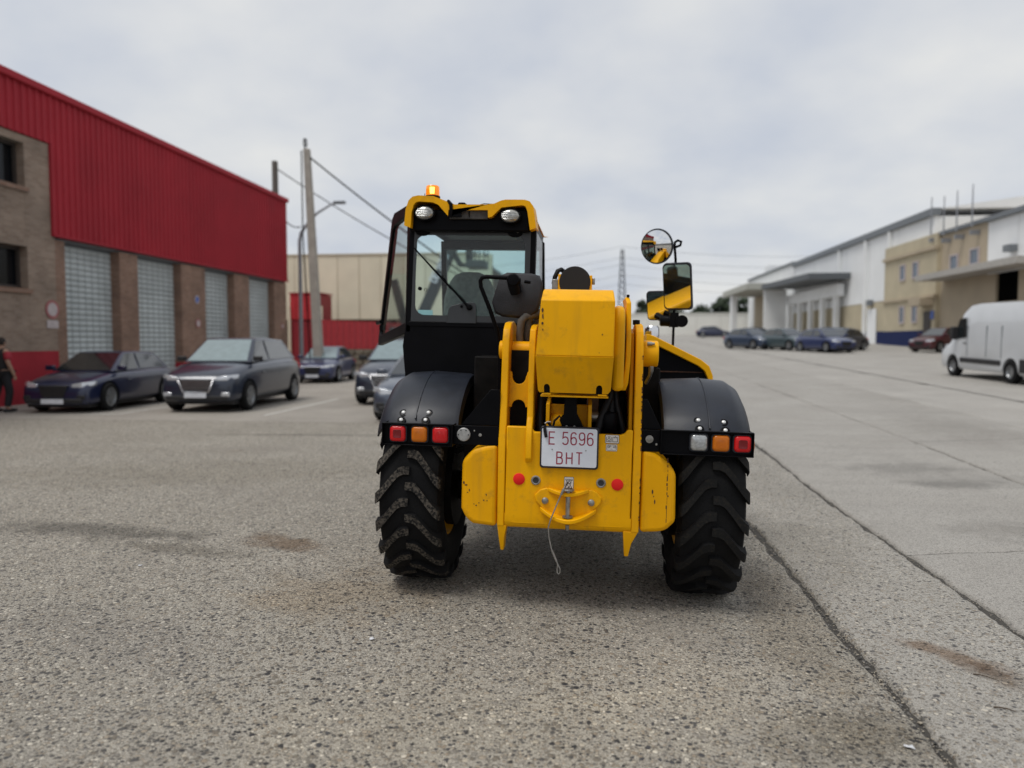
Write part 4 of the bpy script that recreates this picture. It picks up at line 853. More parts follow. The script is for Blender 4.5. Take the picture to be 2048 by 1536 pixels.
# interior
ST = empty('seat', (0, 0, 0)); ST.parent = CB
mb = MB(); rings = []
for z, w, d in ((1.35, .20, .06), (1.5, .21, .075), (1.75, .215, .08), (1.98, .21, .075), (2.06, .19, .07), (2.12, .165, .06), (2.17, .13, .05), (2.195, .07, .03)):
    rings.append([(-.80 + w * cos(2 * pi * k / 20) , .72 + d * sin(2 * pi * k / 20) + .10 * (z - 1.35), z) for k in range(20)])
mb.loft(rings); mb.build('seat_back', SEATM, ST, angle=70)
mb = MB(); mb.box(-1.05, -.56, .75, 1.2, 1.25, 1.38); mb.build('seat_cushion', SEATM, ST, bevel=.04, seg=3)
mb = MB(); mb.tube([(-.80 + .17 * cos(2 * pi * k / 24), 1.28 + .06 * sin(2 * pi * k / 24), 1.72 + .16 * sin(2 * pi * k / 24)) for k in range(25)], .014, 8); mb.tube([(-.8, 1.28, 1.72), (-.8, 1.45, 1.3)], .03, 8); mb.build('steering_wheel', BLK, CB)
mb = MB(); mb.box(-.5, -.29, .5, 1.4, 1.05, 1.75); mb.box(-1.08, -.3, 1.38, 1.5, 1.3, 1.62); mb.build('console', TRIM, CB, bevel=.03)
mb = MB(); mb.box(-.95, -.42, .27, .7, 2.44, 2.5); mb.build('headlining', TRIM, CB, bevel=.01)

# ------------------------------------------------------------------ surroundings: materials
def brick_mat(name, c1, c2, mortar, scale):
    m, t, p = new_mat(name); co = t.nodes.new('ShaderNodeTexCoord'); mp = t.nodes.new('ShaderNodeMapping')
    # wall faces +X: use (y, z)
    mp.inputs['Rotation'].default_value = (0, 0, 0); sp = t.nodes.new('ShaderNodeSeparateXYZ'); cb = t.nodes.new('ShaderNodeCombineXYZ')
    lk(t, co.outputs['Object'], sp.inputs[0]); ad = t.nodes.new('ShaderNodeMath'); ad.operation = 'ADD'
    lk(t, sp.outputs[0], ad.inputs[0]); lk(t, sp.outputs[1], ad.inputs[1]); lk(t, ad.outputs[0], cb.inputs[0]); lk(t, sp.outputs[2], cb.inputs[1])
    b = t.nodes.new('ShaderNodeTexBrick'); lk(t, cb.outputs[0], b.inputs['Vector']); b.inputs['Scale'].default_value = 1
    b.inputs['Brick Width'].default_value = .25 * scale; b.inputs['Row Height'].default_value = .075 * scale; b.inputs['Mortar Size'].default_value = .008
    b.inputs['Color1'].default_value = c1 + (1,); b.inputs['Color2'].default_value = c2 + (1,); b.inputs['Mortar'].default_value = mortar + (1,)
    n = t.nodes.new('ShaderNodeTexNoise'); n.inputs['Scale'].default_value = .9; n.inputs['Detail'].default_value = 8; lk(t, co.outputs['Object'], n.inputs['Vector'])
    mr = t.nodes.new('ShaderNodeMapRange'); lk(t, n.outputs['Fac'], mr.inputs[0]); mr.inputs[1].default_value = .3; mr.inputs[2].default_value = .7; mr.inputs[3].default_value = .65; mr.inputs[4].default_value = 1.15
    mx = t.nodes.new('ShaderNodeMix'); mx.data_type = 'RGBA'; mx.blend_type = 'MULTIPLY'; mx.inputs[0].default_value = 1; lk(t, b.outputs['Color'], mx.inputs[6]); lk(t, mr.outputs[0], mx.inputs[7])
    lk(t, mx.outputs[2], p.inputs['Base Color']); p.inputs['Roughness'].default_value = .9
    bp = t.nodes.new('ShaderNodeBump'); bp.inputs['Strength'].default_value = .6; bp.inputs['Distance'].default_value = .01; bp.invert = True
    lk(t, b.outputs['Fac'], bp.inputs['Height']); lk(t, bp.outputs[0], p.inputs['Normal']); return m
BRK = brick_mat('grey_brown_brick', (.26, .18, .13), (.34, .25, .19), (.30, .26, .22), 1)
BRK2 = brick_mat('red_brown_brick', (.24, .13, .085), (.32, .19, .13), (.26, .21, .18), 1)
REDC = mat('red_cladding', (.37, .030, .043), .55, var=.10, scale=.7, rnd=.05, spec=.12)
REDB = mat('red_base_paint', (.33, .028, .04), .6, var=.15, scale=1.5, spec=.12)
SHUT = mat('grey_shutter', (.48, .52, .52), .5, var=.12, scale=1.2, rnd=.04)
GLZ = mat('dark_window_glass', (.006, .007, .009), .15, var=.1, spec=.25)
FRAMEB = mat('window_frame_brown', (.045, .035, .03), .6)
WCL = mat('white_cladding', (.78, .79, .79), .5, var=.06, scale=.4, rnd=.03)
BEI = mat('beige_render', (.47, .41, .29), .85, var=.08, scale=.8)
BEI2 = mat('tan_render', (.42, .35, .255), .85, var=.08, scale=.8)
CREAM = mat('cream_panel', (.73, .67, .51), .7, var=.07, scale=.7, rnd=.04)
GREYT = mat('grey_trim', (.16, .175, .19), .6)
BLUEB = mat('blue_base', (.012, .02, .08), .7, spec=.15)
CPOLE = mat('pole_concrete', (.34, .31, .27), .9, var=.15, scale=3)
GALV = mat('galvanised', (.27, .28, .30), .5, metal=.4)
WOOD = mat('weathered_wood', (.12, .105, .09), .9, var=.3)
STONE = mat('rubble_stone', (.15, .13, .10), .95, var=.45, scale=3, bump=.6, bscale=6)
WWALL = mat('white_wall', (.74, .73, .68), .9, var=.06, scale=.3)
def bx(name, m, parent, *b, bevel=0): mb = MB(); mb.box(*b); return mb.build(name, m, parent, bevel=bevel)

# ------------------------------------------------------------------ red workshop on the left, facade at x = -15
WS = empty('workshop', (-15, 5, 0)); tag(WS, 'workshop with red corrugated upper cladding, brick piers and grey shutters', 'building')
def lb(name, m, x0, x1, y0, y1, z0, z1, parent=None, bevel=0):
    return bx(name, m, parent or WS, x0 + 15, x1 + 15, y0 - 5, y1 - 5, z0, z1, bevel=bevel)
# brick block with window openings (y 0..19.65)
wins = [(16.9, 18.62, 5.74, 6.9), (16.9, 18.62, 3.06, 4.18), (12.0, 14.0, 5.74, 6.9), (12.0, 14.0, 3.06, 4.18), (7.0, 9.0, 5.74, 6.9), (7.0, 9.0, 3.06, 4.18)]
for y0, y1, z0, z1 in [(-8, 7, 1.4, 7.1), (9, 12, 1.4, 7.1), (14, 16.9, 1.4, 7.1), (18.62, 19.66, 1.4, 7.1)]: lb('brick_wall', BRK, -15.4, -15, y0, y1, z0, z1)
for y0, y1 in ((16.9, 18.62), (12, 14), (7, 9)):
    for z0, z1 in ((1.4, 3.06), (4.18, 5.74), (6.9, 7.1)): lb('brick_wall', BRK, -15.4, -15.003, y0, y1, z0, z1)
for y0, y1, z0, z1 in wins:
    w = lb('window', GLZ, -15.32, -15.30, y0, y1, z0, z1)
    for a, b, c, d in ((y0, y0 + .09, z0, z1), (y1 - .09, y1, z0, z1), ((y0 + y1) / 2 - .04, (y0 + y1) / 2 + .04, z0, z1), (y0 + .09, y1 - .09, z1 - .09, z1), (y0 + .09, y1 - .09, z0, z0 + .09)):
        lb('window_frame', FRAMEB, -15.29, -15.22, a, b, c, d, w)
    lb('window_sill', BRK2, -15.2, -14.93, y0 - .08, y1 + .08, z0 - .12, z0 - .003, w)
lb('base_band', REDB, -15.4, -14.985, -8, 19.66, -.2, 1.4)
doors = [(20.05, 22.53), (23.49, 26.12), (27.83, 30.19), (31.56, 34.15)]
piers = [(19.66, 20.05), (22.53, 23.49), (26.12, 27.83), (30.19, 31.56), (34.15, 35.55)]
for y0, y1 in piers: lb('brick_pier', BRK2, -15.6, -15.0, y0 + .002, y1 - .002, .9, 4.5); lb('pier_base', REDB, -15.6, -14.985, y0 + .002, y1 - .002, -.2, .9)
for y0, y1 in doors:
    d = lb('roller_shutter', GREYT, -15.36, -15.33, y0, y1, -.2, 4.5); n = 27
    for k in range(n):
        z0 = -.05 + 4.5 * k / n; mb = MB(); h = 4.5 / n - .012
        mb.prism([(-15.329 + 15, z0), (-15.31 + 15, z0 + .012), (-15.30 + 15, z0 + h * .5), (-15.31 + 15, z0 + h - .012), (-15.329 + 15, z0 + h)], y0 - 5 + .004, y1 - 5 - .004, 'y')
        mb.build('slat', SHUT, d, angle=50)
    nm = int((y1 - y0) / .3)
    for k in range(1, nm): yy = y0 + (y1 - y0) * k / nm; lb('mullion', mat('shutter_seam', (.30, .33, .335), .6), -15.2995, -15.293, yy - .012, yy + .012, 0, 4.45, d)
lb('lintel', GREYT, -15.34, -15.12, 19.66, 35.55, 4.503, 4.58)
# corrugated cladding, sheet by sheet
def cladding(y0, y1, z0, z1, name='cladding_sheet'):
    mb = MB(); pr = []; y = y0; k = 0; pit = (y1 - y0) / 4
    for k in range(4):
        a = y0 + pit * k; pr += [(0.0, a + .004), (0.0, a + pit * .55), (.045, a + pit * .66), (.045, a + pit * .9), (0.0, a + pit - .004 if k == 3 else a + pit)]
    fr = [(-15 + .03 + x + 15, yy - 5) for x, yy in pr]; bkk = [(-15.1 + 15, fr[-1][1]), (-15.1 + 15, fr[0][1])]
    mb.prism(fr + bkk, z0, z1, 'z'); mb.build(name, REDC, WS, angle=20)
y = 19.62
while y < 35.5: cladding(y, min(35.6, y + 1.0), 4.64, 8.42); y += 1.0
y = -8.38
while y < 19.6: cladding(y, y + 1.0, 7.12, 8.42); y += 1.0
lb('cladding_trim', REDC, -15.1, -14.90, 19.55, 35.66, 4.58, 4.638); lb('cladding_trim', REDC, -15.1, -14.92, 19.53, 19.615, 4.58, 7.11)
lb('eave_trim', REDC, -15.3, -14.84, -8.4, 35.7, 8.42, 8.62, bevel=.03)
lb('end_wall', REDC, -40, -15.11, 35.56, 35.7, 4.5, 8.42); lb('end_wall', BRK2, -40, -15.61, 35.56, 35.68, -.2, 4.499); lb('back_wall', BRK, -40.3, -40, -8, 35.5, -.2, 8.4)
mb = MB(); mb.prism([(-25, 8.45), (-12.5, 9.2), (-.2, 8.45), (-.2, 8.40), (-25, 8.40)], -13.4, 30.6, 'y'); mb.build('roof', GREYT, WS)
lb('inner_fill', GREYT, -39.9, -15.62, -8, 35.5, -.2, 8.3)
def round_sign(y, z, r, c1, c2, lab):
    o = empty('wall_sign', (-14.985, y, z)); tag(o, lab, 'sign', 'small signs on the workshop wall')
    mb = MB(); mb.lathe([(.001, 0), (r, 0), (r, .012), (.001, .012)], (0, 0, 0), 'x', 24); mb.build('sign_plate', c1, o)
    mb = MB(); mb.lathe([(.001, .0125), (r * .72, .0125), (r * .72, .016), (.001, .016)], (0, 0, 0), 'x', 24); mb.build('sign_centre', c2, o); return o
SR = mat('sign_red', (.36, .12, .12), .6); SW = mat('sign_white', (.48, .42, .42), .6); SB = mat('sign_blue', (.06, .12, .42), .5)
o = round_sign(19.45, 2.55, .26, SR, SW, 'round red and white sign on brick beside the first shutter')
mb = MB(); mb.box(0, .01, -.22, .22, -.52, -.3); mb.build('sign_board', SW, o)
round_sign(27.15, 3.25, .16, SW, SB, 'blue round sign high on the brick pier between shutters'); o = round_sign(27.2, 2.35, .17, SR, SW, 'round red and white sign low on the brick pier between shutters')
round_sign(35.0, 2.4, .13, SR, SW, 'small faded red sign on the last brick pier')

# ------------------------------------------------------------------ cream warehouse, red kiosk, red fence behind
WH = empty('warehouse', (-15, 48, 0)); tag(WH, 'long cream panelled warehouse behind the red fence', 'building')
x = -24.0; k = 0
while x < -7.6:
    bx('wall_panel', CREAM, WH, x + 15 + .02, x + 15 + 1.44, -.1, .12, 3.1, 7.25, bevel=.02)
    bx('joint_cover', BEI2, WH, x + 15 + 1.44, x + 15 + 1.48, -.06, .05, 3.1, 7.24); x += 1.46
bx('wall', mat('brown_wall_shade', (.09, .06, .045), .9), WH, -9, 7.4, .121, 20, -.3, 7.1); bx('roof_trim', BEI, WH, -9.1, 7.5, -.14, .3, 7.252, 7.38); bx('roof', GREYT, WH, -9, 7.4, .301, 20, 7.101, 7.3)  # dark brown under the panels: shadow band put into the wall colour
KI = empty('kiosk', (-17.4, 44, 0)); tag(KI, 'bright red tall metal shed between pole and cream warehouse', 'shed')
for k in range(5): bx('sheet', mat('bright_red', (.50, .03, .04), .5), KI, -.95 + .38 * k + .01, -.95 + .38 * k + .37, 0, .06, 3.0, 4.55, bevel=.02)
bx('core', mat('dark_red', (.26, .015, .025), .6), KI, -.95, .95, .061, 2, -.1, 4.5); bx('roof', REDC, KI, -1.0, 1.0, -.05, 2.1, 4.551, 4.62)
for x in (-1.05, .95): bx('corner_post', CREAM, KI, x, x + .14, -.1, .04, -.1, 3.8)
FE = empty('fence', (-13, 43, 0)); tag(FE, 'red corrugated metal fence standing on a low stone wall', 'fence')
RF2 = mat('fence_red', (.40, .035, .045), .55, var=.1)
for k in range(20): mb = MB(); mb.prism([(-3.4 + .36 * k, 0), (-3.4 + .36 * k + .1, -.05), (-3.4 + .36 * k + .22, -.05), (-3.4 + .36 * k + .352, 0), (-3.4 + .36 * k + .352, .03), (-3.4 + .36 * k, .03)], 1.22, 2.95 - .014 * k, 'z'); mb.build('fence_sheet', RF2, FE)
mb = MB(); rnd = random.Random(11); x = -3.5
SWL = empty('stone_wall', (-13, 42.9, 0)); tag(SWL, 'low rubble stone wall under the red fence', 'wall')
while x < 4.0:
    for r in range(4):
        w = rnd.uniform(.3, .6); mb = MB(); mb.box(x + (r % 2) * .12, x + (r % 2) * .12 + .46, -.2 + rnd.uniform(-.03, .03), .3, -.05 + .31 * r, -.05 + .31 * r + .29); mb.build('stone', STONE, SWL, bevel=.05)
    x += .5
# ------------------------------------------------------------------ poles, street lamp, cables
PO = empty('utility_pole', (-11.3, 30, 0)); tag(PO, 'leaning square concrete utility pole with hook on top', 'pole')
mb = MB(); mb.loft([[(x0 + s * a, s * b, z) for a, b in ((-1, -1), (1, -1), (1, 1), (-1, 1))] for x0, s, z in ((.05, .185, -.2), (-.38, .12, 9.5))]); mb.build('shaft', CPOLE, PO, bevel=.02)
mb = MB(); mb.tube([(-.42, -.02, 9.45), (-.50, -.02, 9.75), (-.47, -.02, 9.92), (-.40, -.02, 9.9), (-.38, -.02, 9.6)], .035, 8); mb.tube([(-.55, -.15, 9.4), (-.52, -.2, 6), (-.25, -.25, 0.4)], .03, 6); mb.build('hook', BLK, PO)
P2 = empty('timber_pole', (-17.4, 40, 0)); tag(P2, 'weathered timber pole rising behind the red workshop roof', 'pole')
mb = MB(); mb.lathe([(.20, 0), (.16, 11.5), (.001, 11.52)], (0, 0, 0), 'z', 12); mb.build('shaft', WOOD, P2)
SL = empty('street_lamp', (-14.45, 36, 0)); tag(SL, 'grey street lamp with curved arm beside the concrete pole', 'street lamp')
mb = MB(); mb.tube([(0, 0, 0), (0, 0, 6.6), (.08, 0, 7.0), (.4, 0, 7.45), (.9, 0, 7.95), (1.6, 0, 8.35), (1.85, 0, 8.42)], [.11, .09, .08, .07, .06, .05, .05], 10); mb.build('column', GALV, SL)
mb = MB(); mb.box(1.75, 2.35, -.12, .12, 8.38, 8.52); mb.build('lamp_head', GREYT, SL, bevel=.04)
def cable(pts, r, lab):
    mb = MB(); mb.tube(pts, r, 6); tag(mb.build('cable', HOSE), lab, 'cable', 'overhead cables')
def sag(a, b, s, n=14): a, b = Vector(a), Vector(b); return [a.lerp(b, k / n) - Vector((0, 0, s * 4 * (k / n) * (1 - k / n))) for k in range(n + 1)]
cable(sag((-11.6, 30, 9.2), (-2.2, 32, 2.4), .25), .035, 'thick cable running down right from the concrete pole top')
cable(sag((-17.3, 40, 11.1), (-3.5, 44, 3.6), .5), .03, 'thin cable running from the timber pole past the cream warehouse')
cable(sag((-17.3, 40, 9.0), (-14.4, 36, 7.3), .35), .03, 'short sagging cable between timber pole and street lamp')

# ------------------------------------------------------------------ right-hand side buildings, facade at x = 25
def rb(root, name, m, x0, x1, y0, y1, z0, z1, bevel=0): l = root.location; return bx(name, m, root, x0 - l.x, x1 - l.x, y0 - l.y, y1 - l.y, z0 - l.z, z1 - l.z, bevel=bevel)
def rwin(root, xf, y0, y1, z0, z1, fr=SW):
    w = rb(root, 'window', mat('blue_grey_glass', (.10, .13, .17), .12), xf - .02, xf + .02, y0, y1, z0, z1)
    for a, b, c, d in ((y0 - .1, y0, z0 - .1, z1 + .1), (y1, y1 + .1, z0 - .1, z1 + .1), (y0, y1, z1, z1 + .1), (y0, y1, z0 - .12, z0)):
        mb = MB(); mb.box(xf - .08 - root.location.x, xf + .02 - root.location.x, a - root.location.y, b - root.location.y, c - root.location.z, d - root.location.z); mb.build('window_frame', fr, w)
WW = empty('white_warehouse', (25, 80, 1.2)); tag(WW, 'big white metal warehouse with dark eave and sloped loading canopy', 'building')
y = 59.0
while y < 98: rb(WW, 'wall_panel', WCL, 25, 25.3, y + .03, min(98, y + 6.5) - .03, 5.2, 10.95); y += 6.5
rb(WW, 'wall', BEI, 25.02, 25.3, 59, 98, .8, 5.18); rb(WW, 'core', WCL, 25.31, 55, 59, 98, .8, 10.9)
rb(WW, 'blue_base', BLUEB, 24.97, 25.019, 67.4, 92, .9, 2.55)
rb(WW, 'eave', GREYT, 24.7, 25.4, 58.9, 98.1, 10.96, 11.5); mb = MB(); mb.prism([(25 - 25, 11.45 - 1.2), (40 - 25, 13.4 - 1.2), (55 - 25, 11.45 - 1.2)], 59 - 80, 98 - 80, 'y'); mb.build('roof', WCL, WW)
for y in (66.9, 72.5, 80.0): rb(WW, 'downpipe', WCL, 24.7, 24.99, y, y + .3, .9, 10.9)
rb(WW, 'white_door', WCL, 24.93, 24.969, 70.0, 72.2, 1.2, 4.6); rb(WW, 'wall_lamp', GREYT, 24.6, 24.92, 70.8, 71.6, 4.9, 5.4)
# loading canopy and dock
mb = MB(); mb.prism([(77 - 80, 8.4 - 1.2), (98 - 80, 8.8 - 1.2), (98 - 80, 8.2 - 1.2), (77 - 80, 7.8 - 1.2)], 21.0 - 25, -.05, 'x'); mb.build('canopy_slab', mat('canopy_grey', (.10, .11, .12), .7), WW)
for y in (79, 83.5, 88, 92.5, 97): rb(WW, 'dock_pillar', WCL, 24.2, 24.6, y, y + .8, .8, 6.2)
rb(WW, 'dock_beam', WCL, 24.1, 24.7, 78, 98, 6.2, 7.4)
rb(WW, 'dock_end', WCL, 21.3, 24.0, 97.6, 98, .8, 8.1)
BA = empty('office_block', (25, 58, 1.1)); tag(BA, 'beige two-storey office block with small windows and blue plinth', 'building')
rb(BA, 'wall', BEI, 24.6, 34, 57.6, 67.35, .9, 9.5); rb(BA, 'wall', BEI2, 24.9, 34, 51, 57.59, .9, 9.3)
rb(BA, 'cornice', BEI2, 24.4, 24.75, 57.5, 67.4, 8.35, 8.6); rb(BA, 'cornice', BEI2, 24.42, 24.75, 57.5, 67.4, 4.9, 5.1); rb(BA, 'parapet', GREYT, 24.7, 25.2, 50.9, 57.58, 9.301, 9.55)
rb(BA, 'plinth', BLUEB, 24.55, 24.599, 57.6, 67.3, .9, 2.5)
for y0, y1, z0, z1 in ((60.6, 61.5, 6.6, 7.7), (63.0, 63.9, 6.6, 7.7), (60.6, 61.4, 3.2, 4.4), (63.0, 63.8, 3.2, 4.4)): rwin(BA, 24.58, y0, y1, z0, z1)
for y0, y1, z0, z1 in ((52.2, 53.2, 6.8, 7.7), (55.0, 56.0, 6.7, 7.6)): rwin(BA, 24.88, y0, y1, z0, z1)
rb(BA, 'porch', BEI2, 23.6, 24.59, 57.8, 59.8, 4.3, 4.8); rb(BA, 'door', FRAMEB, 24.54, 24.598, 58.2, 59.4, 1.2, 3.9)
mb = MB(); mb.box(24.5 - 25, 24.56 - 25, 57.7 - 58, 58.1 - 58, 3.3 - 1.1, 3.9 - 1.1); mb.build('blue_notice', SB, BA)
for i, y in enumerate((52.2, 54.3, 56.2, 58.2)):
    mb = MB(); mb.tube([(0, 0, 0), (0, 0, 2.75)], [.06, .035], 8); o = mb.build('flag_mast', GALV, loc=(24.4, y, 9.1 if y < 57.5 else 9.4)); mb2 = MB(); mb2.box(-.1, .5, -.08, .08, -.5, -.2); mb2.build('mast_bracket', GALV, o)
    tag(o, ['thin grey mast on the office roof, closest to the van', 'second thin grey mast from the white van on the roof', 'third thin grey mast from the white van on the roof', 'thin grey mast farthest from the van, beside the dark eave'][i], 'mast', 'roof masts')
NW = empty('white_hall', (25, 45, 1.0)); tag(NW, 'nearer white hall with concrete canopy above a dark opening, behind the van', 'building')
y = 30.0
while y < 50.9: rb(NW, 'wall_panel', WCL, 24.8, 25.1, y + .03, min(50.95, y + 3.5) - .03, 5.9, 9.2); y += 3.5
rb(NW, 'wall', BEI2, 24.85, 25.1, 30, 47.4, .5, 5.88); rb(NW, 'wall', BEI2, 24.85, 25.1, 49.9, 50.95, .5, 5.88); rb(NW, 'wall', BEI2, 24.85, 25.1, 47.41, 49.89, .5, 4.1); rb(NW, 'dark_opening', mat('unlit_interior', (.004, .004, .004), 1, spec=0.), 25.0, 25.1, 47.41, 49.89, 4.1, 5.88)
rb(NW, 'core', GREYT, 25.11, 50, 30, 50.95, .5, 9.1); rb(NW, 'eave', GREYT, 24.5, 25.2, 29.9, 50.98, 9.21, 9.5); mb = MB(); mb.prism([(-.3, 8.5), (10, 10.6), (25, 8.5)], -15, 5.9, 'y'); mb.build('roof', WCL, NW)
rb(NW, 'canopy', mat('canopy_concrete', (.40, .38, .35), .85), 22.9, 24.84, 44, 57.0, 5.95, 6.35)
rb(NW, 'wall_lamp', GREYT, 24.3, 24.79, 47.5, 48.2, 7.0, 7.4)
FB = empty('far_white_building', (25, 115, 1.5)); tag(FB, 'farthest white low building with flat canopy before the white wall', 'building')
rb(FB, 'wall', WCL, 25, 45, 98.2, 126, .8, 11.4); rb(FB, 'roof', GREYT, 24.8, 45, 98.15, 126.1, 11.41, 11.7); rb(FB, 'canopy', mat('canopy_pale', (.38, .38, .34), .8), 20.2, 24.98, 103, 122, 8.6, 9.4); rb(FB, 'canopy_wall', WCL, 20.6, 21.4, 116, 117.5, .9, 8.59); rb(FB, 'bay', BEI2, 24.9, 24.99, 104, 121, 1, 8.5)
rb(FB, 'roof_plant', WCL, 27, 30, 121, 124, 11.71, 13.5)
EW = empty('boundary_wall', (18, 128, 2.6)); tag(EW, 'long plain white wall closing the far end of the road', 'wall')
for k in range(9): rb(EW, 'wall_panel', WWALL, -3 + 4 * k + .02, 1 + 4 * k - .02, 128, 128.3, 2.4, 6.2)
for k in range(9): rb(EW, 'coping', WWALL, -3 + 4 * k + .02, 1 + 4 * k - .02, 127.9, 128.4, 6.21, 6.4)
# ------------------------------------------------------------------ pylon and wires
PY = empty('lattice_pylon', (9.6, 262, 3)); tag(PY, 'slender steel lattice pylon rising far beyond the boom', 'pylon')
mb = MB(); nb = 15; Hh = 30.2
def pw(t): return 1.75 * (1 - t) + .42 * t
cor = ((-1, -1), (1, -1), (1, 1), (-1, 1))
for a, b in cor: mb.tube([(a * pw(0), b * pw(0), 0), (a * pw(1), b * pw(1), Hh)], .19, 4)
PYM = mat('pylon_steel', (.03, .032, .036), .8, spec=.1); mb.build('leg_frame', PYM, PY)
mb = MB()
for k in range(nb):
    t0, t1 = k / nb, (k + 1) / nb
    for i in range(4):
        a, b = cor[i], cor[(i + 1) % 4]
        mb.tube([(a[0] * pw(t0), a[1] * pw(t0), t0 * Hh), (b[0] * pw(t1), b[1] * pw(t1), t1 * Hh)], .10, 4); mb.tube([(b[0] * pw(t0), b[1] * pw(t0), t0 * Hh), (a[0] * pw(t1), a[1] * pw(t1), t1 * Hh)], .10, 4)
mb.build('bracing', PYM, PY)
for i, z in enumerate((34.2, 30.5, 28.0, 24.5, 21.5)):
    mb = MB(); mb.tube(sag((9.6 - 70, 250, z - 9), (9.6, 262, z), 1.5, 10), .05, 4); mb.tube(sag((9.6, 262, z), (9.6 + 90, 270, z - 2), 2.5, 10), .05, 4)
    tag(mb.build('power_line', HOSE), ['topmost power line strung from the lattice pylon', 'second power line from the top of the pylon', 'middle power line of the five at the pylon', 'second lowest power line at the pylon', 'lowest power line strung from the lattice pylon'][i], 'power line', 'power lines at the pylon')
# ------------------------------------------------------------------ trees
LEAF = [mat('leaf_dark', (.022, .036, .020), .8, var=.3), mat('leaf_mid', (.036, .055, .028), .8, var=.3), mat('leaf_light', (.055, .075, .036), .8, var=.3)]
BARK = mat('bark', (.06, .05, .04), .95)
def tree(x, y, z, h, w, seed, label, name='pine_tree', low=.35):
    T = empty(name, (x, y, z)); tag(T, label, 'tree', 'trees beyond the white wall'); rnd = random.Random(seed)
    mb = MB(); mb.tube([(0, 0, -.5), (.1, 0, h * .4), (.05, .1, h * .8)], [.3, .2, .06], 8)
    for k in range(6): a = rnd.uniform(0, 6.28); mb.tube([(.06, .05, h * (.35 + .06 * k)), (w * .35 * cos(a), w * .35 * sin(a), h * (.5 + .06 * k))], [.1, .03], 5)
    mb.build('trunk', BARK, T); mb = MB()
    for c in range(int(26 * w / 3)):
        while True:
            p = Vector((rnd.uniform(-1, 1), rnd.uniform(-1, 1), rnd.uniform(-1, 1)))
            if .35 < p.length < 1: break
        cx, cy, cz = p.x * w * .5, p.y * w * .5, h * (low + (1 - low) * (.5 + .5 * p.z) * .95)
        r = rnd.uniform(.5, .95) * w / 4.5
        for q in range(70):
            d = Vector((rnd.gauss(0, 1), rnd.gauss(0, 1), rnd.gauss(0, .7))).normalized() * r * rnd.uniform(.5, 1.05); s = rnd.uniform(.10, .24)
            u = Vector((rnd.gauss(0, 1), rnd.gauss(0, 1), rnd.gauss(0, 1))).normalized(); v = u.orthogonal().normalized() * s; u = u * s * 1.7; o = Vector((cx, cy, cz)) + d
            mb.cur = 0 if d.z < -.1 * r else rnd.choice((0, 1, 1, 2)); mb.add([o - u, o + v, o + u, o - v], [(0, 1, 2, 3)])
    mb.build('crown', LEAF, T, recalc=False)
tree(10.5, 148, 2.8, 7.2, 4.6, 1, 'rounded pine just right of the lattice pylon, behind the small mirror')
tree(15.5, 146, 2.8, 5.3, 5.0, 2, 'low dark tree showing between the mirrors above the white wall', low=.2); tree(20.2, 146, 2.8, 5.6, 5.0, 3, 'low dark tree above the white wall, right of the tall mirror', low=.2)
tree(24.8, 147, 2.8, 7.4, 5.2, 4, 'taller dark tree above the white wall, left of the wall end', low=.2); tree(28.5, 146, 2.8, 7.8, 5.2, 5, 'dense dark tree against the far white building', low=.15); tree(32.5, 148, 2.8, 7.5, 5, 6, 'dark tree partly hidden by the far white building', low=.15)
# ------------------------------------------------------------------ boom lift seen through the cab windows
AL = empty('boom_lift', (-9.6, 40, 0)); tag(AL, 'dark boom lift with lettered arm and raised basket, seen through the cab glass', 'boom lift')
DB = mat('lift_dark', (.035, .04, .045), .5)
mb = MB(); mb.box(-1.3, 1.3, -1.6, 1.6, .55, 1.3); mb.build('chassis', DB, AL, bevel=.05)
for x in (-1.15, 1.15):
    for y in (-1.1, 1.1): mb = MB(); mb.lathe([(.2, -.17), (.45, -.17), (.5, -.1), (.5, .1), (.45, .17), (.2, .17)], (x, y, .5), 'x', 20); mb.build('wheel', RUBBER, AL)
mb = MB(); mb.box(-1.1, 1.1, -1.5, 1.3, 1.31, 2.4); mb.build('turntable', DB, AL, bevel=.1)
def arm(a, b, w, name='boom_arm'):
    a, b = Vector(a), Vector(b); d = (b - a).normalized(); sd = Vector((0, 1, 0)); nn = d.cross(sd)
    mb = MB(); mb.loft([[p + nn * w + sd * w, p - nn * w + sd * w, p - nn * w - sd * w, p + nn * w - sd * w] for p in (a, b)]); return mb.build(name, DB, AL, bevel=.03)
BA1 = arm((0, 0, 2.3), (2.62, 0, 7.95), .27)
mb = MB(); text(mb, 'DE MAQ', 0, 0, 0, .40, .08, .22); lt = mb.build('arm_lettering', WHT, BA1); lt.location = (1.20, -.285, 4.80); lt.rotation_euler = (0, -rad(65), 0)
arm((1.95, 0, 6.65), (2.5, 0, 5.72), .14, 'jib'); arm((-.5, 0, 2.3), (-1.2, 0, 5.0), .2)
mb = MB(); mb.box(2.46, 2.95, -.1, .1, 5.65, 5.85); mb.build('basket_bracket', DB, AL)
mb = MB(); mb.box(2.88, 3.9, -.7, .7, 5.55, 5.95); BK = mb.build('basket', mat('basket_grey', (.07, .08, .085), .6), AL, bevel=.05)
mb = MB(); b0, b1 = 2.9, 3.88
for z in (6.3, 6.65, 6.95): mb.tube([(b0, -.68, z), (b1, -.68, z - (.15 if z > 6.9 else 0)), (b1, .68, z - (.15 if z > 6.9 else 0)), (b0, .68, z), (b0, -.68, z)], .032, 6)
for x in (b0, (b0 + b1) / 2, b1):
    for y in (-.68, .68): mb.tube([(x, y, 5.9), (x, y, 6.95)], .032, 6)
mb.box(2.86, 3.1, -.4, .4, 6.0, 7.0); mb.build('basket_rails', DB, BK)

